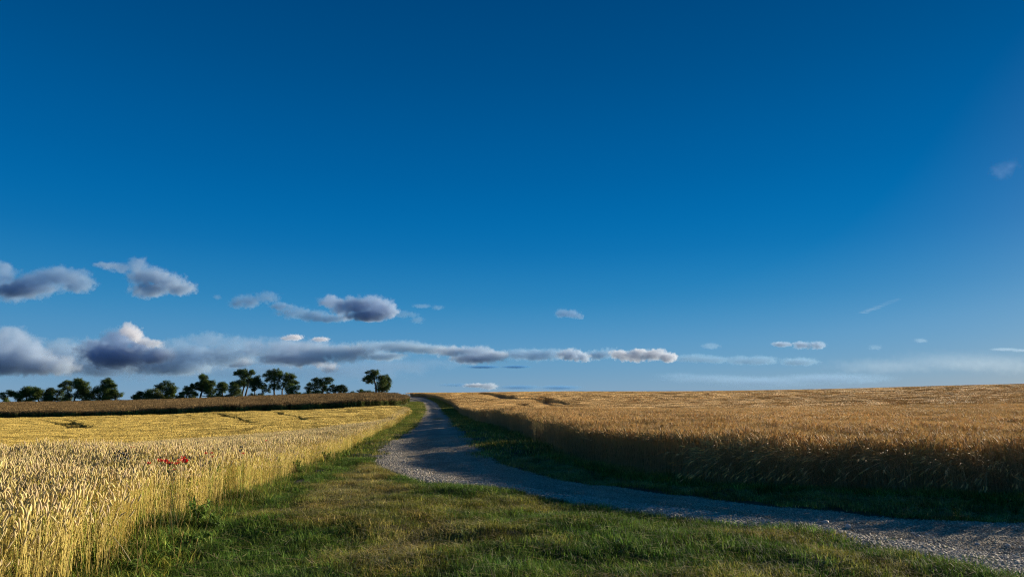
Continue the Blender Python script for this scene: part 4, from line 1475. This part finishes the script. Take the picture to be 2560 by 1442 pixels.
MAT_STRAW = simple_mat('dry_straw', (0.60, 0.50, 0.26), 0.6)
for k, (p, q, h0, h1, lab) in enumerate([((283, 1340), (327, 1402), .42, .04, 'fallen pale straw slanting across the near wheat wall'),
                                 ((2485, 1411), (2505, 1402), .02, .03, 'short straw lying at the lower right turf edge'),
                                 ((1740, 1291), (1762, 1288), .03, .05, 'thin straw lying where turf meets gravel'),
                                 ((1452, 1092), (1480, 1101), .80, .70, 'bent pale straw sticking out of the shaded barley wall')]):
    A0 = stand(p[0], p[1], h0) + (0, 0, h0)
    B0 = stand(q[0], q[1], h1) + (0, 0, h1)
    if k in (0, 3):
        B0 = at(q[0], q[1], A0[1] - 0.12)
    g = Geo()
    g.tube([(0, 0, 0), (B0 - A0) * .5 + np.array([0, 0, .01]), B0 - A0], [.0022, .003, .0035], 5)
    o = link('straw', g.mesh('straw', [MAT_STRAW]), None, A0)
    tag(o, lab, 'straw', 'fallen straws')


# ------------------------------------------------------------------ clouds: bounded vapour bodies kilometres away, light and haze put into their colour
def make_cloud(label, D, puffs, rho=0.012, warp=0.6, fine=0.8, seed=0, depth=0.8, soft=2.2, name='cloud', tint=(0.27, 0.28, 0.45)):
    """puffs: (px, py, rx, ry) in photo pixels"""
    u = D / F
    tint = (min(.98, tint[0] ** .44), min(.98, tint[1] ** .29), min(.995, tint[2] ** .17))  # lit and shaded tones and the blue of distance are put into this colour
    E = []
    rs = np.random.default_rng(9000 + seed)
    for (px, py, rx, ry) in puffs:
        c = at(px, py, D)
        c[1] += rs.normal(0, 0.3) * rx * u * 0.5
        E.append((c, np.array([rx * u, max(ry, rx * 0.5) * u * depth, ry * u])))
    base = np.mean([e[0] for e in E], axis=0)
    s = float(np.median([e[1][2] for e in E]))
    g = Geo()
    import bmesh
    bm = bmesh.new()
    for c, r in E:
        v = bmesh.ops.create_icosphere(bm, subdivisions=3, radius=1.0)['verts']
        pad = 0.5 * s
        for w_ in v:
            w_.co = Vector(c - base) + Vector((w_.co.x * (r[0] * 1.2 + pad), w_.co.y * (r[1] * 1.2 + pad), w_.co.z * (r[2] * 1.2 + pad)))
    me = bpy.data.meshes.new(name)
    bm.to_mesh(me)
    bm.free()
    o = link(name, me, None, base)
    md = o.modifiers.new('join', 'REMESH')
    md.mode = 'VOXEL'
    md.voxel_size = s * 0.28
    m, t, out = new_mat('cloud_vapour')
    me.materials.append(m)
    tcn = N(t, 'ShaderNodeTexCoord')
    pos = tcn.outputs['Object']
    nz = N(t, 'ShaderNodeTexNoise', i_Scale=1.0 / (s * 1.5), i_Detail=3.0, i_Roughness=0.55)
    off = N(t, 'ShaderNodeVectorMath', operation='ADD')
    off.inputs[1].default_value = tuple(rs.uniform(0, 40, 3) * s)
    t.links.new(pos, off.inputs[0])
    t.links.new(off.outputs[0], nz.inputs['Vector'])
    sb = N(t, 'ShaderNodeVectorMath', operation='SUBTRACT')
    sb.inputs[1].default_value = (0.5, 0.5, 0.5)
    t.links.new(nz.outputs['Color'], sb.inputs[0])
    sk = N(t, 'ShaderNodeVectorMath', operation='MULTIPLY')
    sk.inputs[1].default_value = (warp * s * 3.2, warp * s * 2, warp * s * 2.0)
    t.links.new(sb.outputs[0], sk.inputs[0])
    wp = N(t, 'ShaderNodeVectorMath', operation='ADD')
    t.links.new(pos, wp.inputs[0])
    t.links.new(sk.outputs[0], wp.inputs[1])
    cur = None
    for c, r in E:
        a = N(t, 'ShaderNodeVectorMath', operation='SUBTRACT')
        a.inputs[1].default_value = tuple(c - base)
        t.links.new(wp.outputs[0], a.inputs[0])
        b = N(t, 'ShaderNodeVectorMath', operation='DIVIDE')
        b.inputs[1].default_value = tuple(r)
        t.links.new(a.outputs[0], b.inputs[0])
        l = N(t, 'ShaderNodeVectorMath', operation='LENGTH')
        t.links.new(b.outputs[0], l.inputs[0])
        if cur is None:
            cur = l.outputs['Value']
        else:
            mn = N(t, 'ShaderNodeMath', operation='SMOOTH_MIN')
            mn.inputs[2].default_value = 0.15
            t.links.new(cur, mn.inputs[0])
            t.links.new(l.outputs['Value'], mn.inputs[1])
            cur = mn.outputs[0]
    n2 = N(t, 'ShaderNodeTexNoise', i_Scale=1.0 / (s * 0.55), i_Detail=5.0, i_Roughness=0.62)
    t.links.new(off.outputs[0], n2.inputs['Vector'])
    f1 = N(t, 'ShaderNodeMath', operation='MULTIPLY_ADD')
    f1.inputs[1].default_value = -fine * 2
    f1.inputs[2].default_value = 1.04 + fine
    t.links.new(n2.outputs['Fac'], f1.inputs[0])
    # density = clamp((edge - d) * soft)
    f2 = N(t, 'ShaderNodeMath', operation='SUBTRACT')
    t.links.new(f1.outputs[0], f2.inputs[0])
    t.links.new(cur, f2.inputs[1])
    f3 = N(t, 'ShaderNodeMath', operation='MULTIPLY', use_clamp=True)
    f3.inputs[1].default_value = soft
    t.links.new(f2.outputs[0], f3.inputs[0])
    f4 = N(t, 'ShaderNodeMath', operation='MULTIPLY')
    f4.inputs[1].default_value = rho * 120 / s
    t.links.new(f3.outputs[0], f4.inputs[0])
    sz = N(t, 'ShaderNodeSeparateXYZ')
    t.links.new(pos, sz.inputs[0])
    hz = N(t, 'ShaderNodeMapRange', i_From_Min=-s, i_From_Max=s, i_To_Min=1.9, i_To_Max=0.75)
    t.links.new(sz.outputs[2], hz.inputs['Value'])
    f5 = N(t, 'ShaderNodeMath', operation='MULTIPLY')
    t.links.new(f4.outputs[0], f5.inputs[0])
    t.links.new(hz.outputs[0], f5.inputs[1])
    f4 = f5
    sc = N(t, 'ShaderNodeVolumeScatter')
    sc.inputs['Color'].default_value = (*tint, 1)
    sc.inputs['Anisotropy'].default_value = 0.25
    t.links.new(f4.outputs[0], sc.inputs['Density'])
    ab = N(t, 'ShaderNodeVolumeAbsorption')
    ab.inputs['Color'].default_value = (*tint, 1)
    t.links.new(f4.outputs[0], ab.inputs['Density'])
    av = N(t, 'ShaderNodeAddShader')
    t.links.new(sc.outputs[0], av.inputs[0])
    t.links.new(ab.outputs[0], av.inputs[1])
    t.links.new(av.outputs[0], out.inputs['Volume'])
    m.cycles.volume_step_rate = 1.0
    tag(o, label, 'cloud', 'clouds over the fields')
    return o


CLOUDS = [
 ('broad grey cloud at the left edge, in the upper row', 4200, [(10,682,50,28),(90,708,75,30),(150,692,80,26),(205,712,48,24),(70,730,70,22),(10,720,60,30),(-60,705,70,36)], dict(rho=.009, tint=(.17,.21,.36))),
 ('lens shaped cloud with a pointed left tip and bumpy top', 4200, [(345,665,28,22),(300,668,40,12),(370,690,55,28),(410,700,50,26),(455,722,40,20),(375,725,50,24),(262,662,30,8)], dict(rho=.007, tint=(.27,.30,.44))),
 ('ragged dark cloud scrap, left of the rounded mauve cloud', 4400, [(615,752,42,18),(665,742,38,15),(590,758,20,14),(700,765,30,10)], dict(rho=.0045, tint=(0.10,0.14,0.28), warp=.8)),
 ('flat dark cloud streak linking the ragged scrap and the mauve cloud', 4400, [(730,778,46,17),(780,788,50,15),(830,795,50,10)], dict(rho=.0045, tint=(0.10,0.14,0.28), warp=.8)),
 ('rounded mauve cloud with a lit top in the middle row', 4300, [(830,755,38,18),(880,765,55,26),(930,762,50,26),(965,775,35,22),(915,790,60,14)], {}),
 ('ragged tail trailing off the right of the mauve cloud', 4400, [(1005,785,30,10),(1045,800,20,10),(1030,785,20,8)], dict(rho=.0022, tint=(0.08,0.13,0.28))),
 ('small lone grey cloud high above the barley field', 4600, [(1405,783,20,12),(1430,784,22,12),(1448,790,14,8)], dict(rho=.005, warp=.35, tint=(.10,.12,.26))),
 ('tiny wisp left of the ragged scrap', 4400, [(543,742,12,7)], dict(rho=.0012, tint=(0.16,0.22,0.42))),
 ('faint scrap right of the mauve cloud', 4600, [(1055,765,26,6),(1095,768,16,7)], dict(rho=.0010, tint=(0.16,0.22,0.42))),
 ('heaped cloud at the left edge of the low bank', 6500, [(20,850,55,38),(60,880,60,40),(-40,880,80,60),(20,905,90,34),(110,915,90,26)], dict(tint=(.38,.40,.54))),
 ('whitest sunlit knob, topping the towering cloud of the bank', 6150, [(318,822,26,18),(338,838,20,16)], dict(tint=(.97,.92,.95), rho=.007, soft=3)),  # bright top split off its cloud, sunlight put into a paler scatter colour
 ('lit shoulder sloping right from the whitest knob', 6150, [(385,858,26,12),(360,852,20,12)], dict(tint=(.80,.78,.85), rho=.006, soft=2)),
 ('towering cloud beneath the whitest knob of the bank', 6300, [(305,842,46,26),(290,850,50,28),(350,868,45,26),(240,870,55,30),(300,890,90,34),(390,890,50,24)], {}),
 ('dark filling cloud between the two left heaps of the bank', 7000, [(150,868,45,32),(190,890,80,40),(120,900,70,34),(250,915,110,28)], dict(rho=.006, tint=(.22,.28,.44))),
 ('long flat cloud right of the towering one, grey below', 6700, [(520,850,60,20),(580,857,50,20),(450,862,50,22),(480,888,100,34),(570,890,80,30),(420,915,120,24)], dict(rho=.005, tint=(.24,.30,.46))),
 ('wide cloud in the middle of the bank with two bright knobs', 6600, [(700,868,70,28),(780,878,90,30),(860,882,70,26),(640,867,50,26),(740,898,110,20)], dict(rho=.006, tint=(.30,.33,.50))),
 ('bright white knob on the middle of the bank, left of its twin', 6550, [(735,843,24,8),(718,846,16,5)], dict(tint=(.97,.92,.95), rho=.006, soft=3)),  # highlight of the bank as its own body, brightness put into the colour
 ('smaller bright knob on the bank, right of its twin', 6550, [(805,848,20,7),(790,848,14,6)], dict(tint=(.85,.82,.88), rho=.006, soft=3)),
 ('small bright puff above the bent trees, below the bank', 6000, [(610,905,28,14),(590,912,24,9)], dict(rho=.006, tint=(.45,.46,.62), soft=1.2)),
 ('pale round puff in front of the dark base, above the pine', 6000, [(822,918,28,15),(800,912,25,9)], dict(rho=.006, tint=(.55,.53,.65), soft=1.2)),
 ('thin blue grey cloud sheet below the middle of the bank', 7600, [(120,900,220,44),(330,915,200,44),(520,915,190,40),(680,922,170,36),(850,922,190,30),(1000,915,140,20),(1100,910,90,10)], dict(rho=.0020, tint=(0.10, 0.13, 0.30), soft=1.0)),
 ('tapering dark cloud right of the two knobs', 6900, [(920,872,60,20),(1000,868,80,15),(1070,872,70,13),(960,890,60,12)], dict(rho=.0045, tint=(.22,.28,.44))),
 ('mauve lumpy cloud over the end of the track', 6700, [(1130,878,55,14),(1190,878,50,16),(1235,890,40,16),(1180,895,60,14)], dict(rho=.007, tint=(.32,.34,.50))),
 ('blue shadowed cloud right of the mauve lumpy one', 6900, [(1290,885,45,14),(1340,888,50,16),(1385,885,36,14)], dict(rho=.005, tint=(.14,.20,.40))),
 ('lit cloud lump halfway along the bank', 6600, [(1425,885,34,15),(1455,892,26,13)], dict(tint=(.38,.40,.56))),
 ('brightest pair of puffs over the barley crest', 6500, [(1550,885,30,15),(1585,890,34,15),(1635,885,38,15),(1665,892,30,13),(1600,878,28,9)], dict(rho=.012, tint=(.62,.60,.70), soft=2.2)),
 ('blue cloud between the lit lump and the bright pair', 7000, [(1490,888,38,14),(1520,882,30,13)], dict(rho=.005, tint=(.14,.20,.40))),
 ('long low cloud trailing right from the bright pair', 7000, [(1740,895,60,11),(1790,898,45,10),(1850,900,40,12),(1900,900,50,12),(1990,905,50,11)], dict(rho=.0022, tint=(0.10, 0.16, 0.34))),
 ('small round grey cloud above the trailing end of the bank', 6500, [(1775,865,26,9)], dict(rho=.0012, tint=(0.16,0.22,0.42))),
 ('grey and pink cloud pair right of the small round one', 6500, [(1955,860,28,7),(2003,862,26,10),(2045,862,22,11)], dict(rho=.006, tint=(.22,.25,.42))),
 ('faint small cloud, first right of the pink pair', 6700, [(2188,868,18,8)], dict(rho=.0010, tint=(0.16,0.22,0.42))),
 ('faint tiny cloud farther right and higher than its neighbour', 6700, [(2302,851,18,6)], dict(rho=.0010, tint=(0.16,0.22,0.42))),
 ('thin flat cloud at the right edge of the view', 6700, [(2510,873,35,4),(2550,876,25,4)], dict(rho=.0010, tint=(0.16,0.22,0.42))),
 ('dim low bank on the horizon over the barley field', 9000, [(1780,945,130,12),(1900,955,140,14),(2050,948,160,14),(1700,938,70,8)], dict(rho=.0012, tint=(0.08, 0.12, 0.30), soft=1.0)),
 ('pale hazy cloud low over the right hand rise', 9000, [(2200,915,160,20),(2350,905,180,26),(2520,910,160,24)], dict(rho=.0004, tint=(0.40, 0.44, 0.62), soft=0.8)),
 ('small pink puff just above the horizon beyond the track', 8800, [(1222,965,24,9),(1190,963,34,6)], dict(rho=.005, tint=(.45,.47,.62))),
 ('thin low streak on the horizon right of the pink puff', 9000, [(1300,967,60,6),(1400,968,60,6),(1140,962,50,5)], dict(rho=.0018, tint=(0.015, 0.05, 0.25), soft=1.2)),
 ('narrow dark streak under the blue part of the bank', 7600, [(1210,917,45,4),(1290,917,40,4)], dict(rho=.002, tint=(0.008, 0.035, 0.2))),
 ('thin pale streak slanting up in the clear sky at the right', 5200, [(2160+10*k, 781-4*k, 15, 4) for k in range(9)], dict(rho=.00020, tint=(.6,.65,.8), soft=1.0, warp=.25, fine=.4)),
 ('lone faint purplish wisp high at the right edge', 3800, [(2500,430,34,26),(2530,410,24,18)], dict(rho=.00035, soft=0.8, tint=(.4,.38,.6))),
]
for i, (lab, D, puffs, kw) in enumerate(CLOUDS):
    make_cloud(lab, D, puffs, seed=i, **kw)
SC.cycles.volume_max_steps = 96
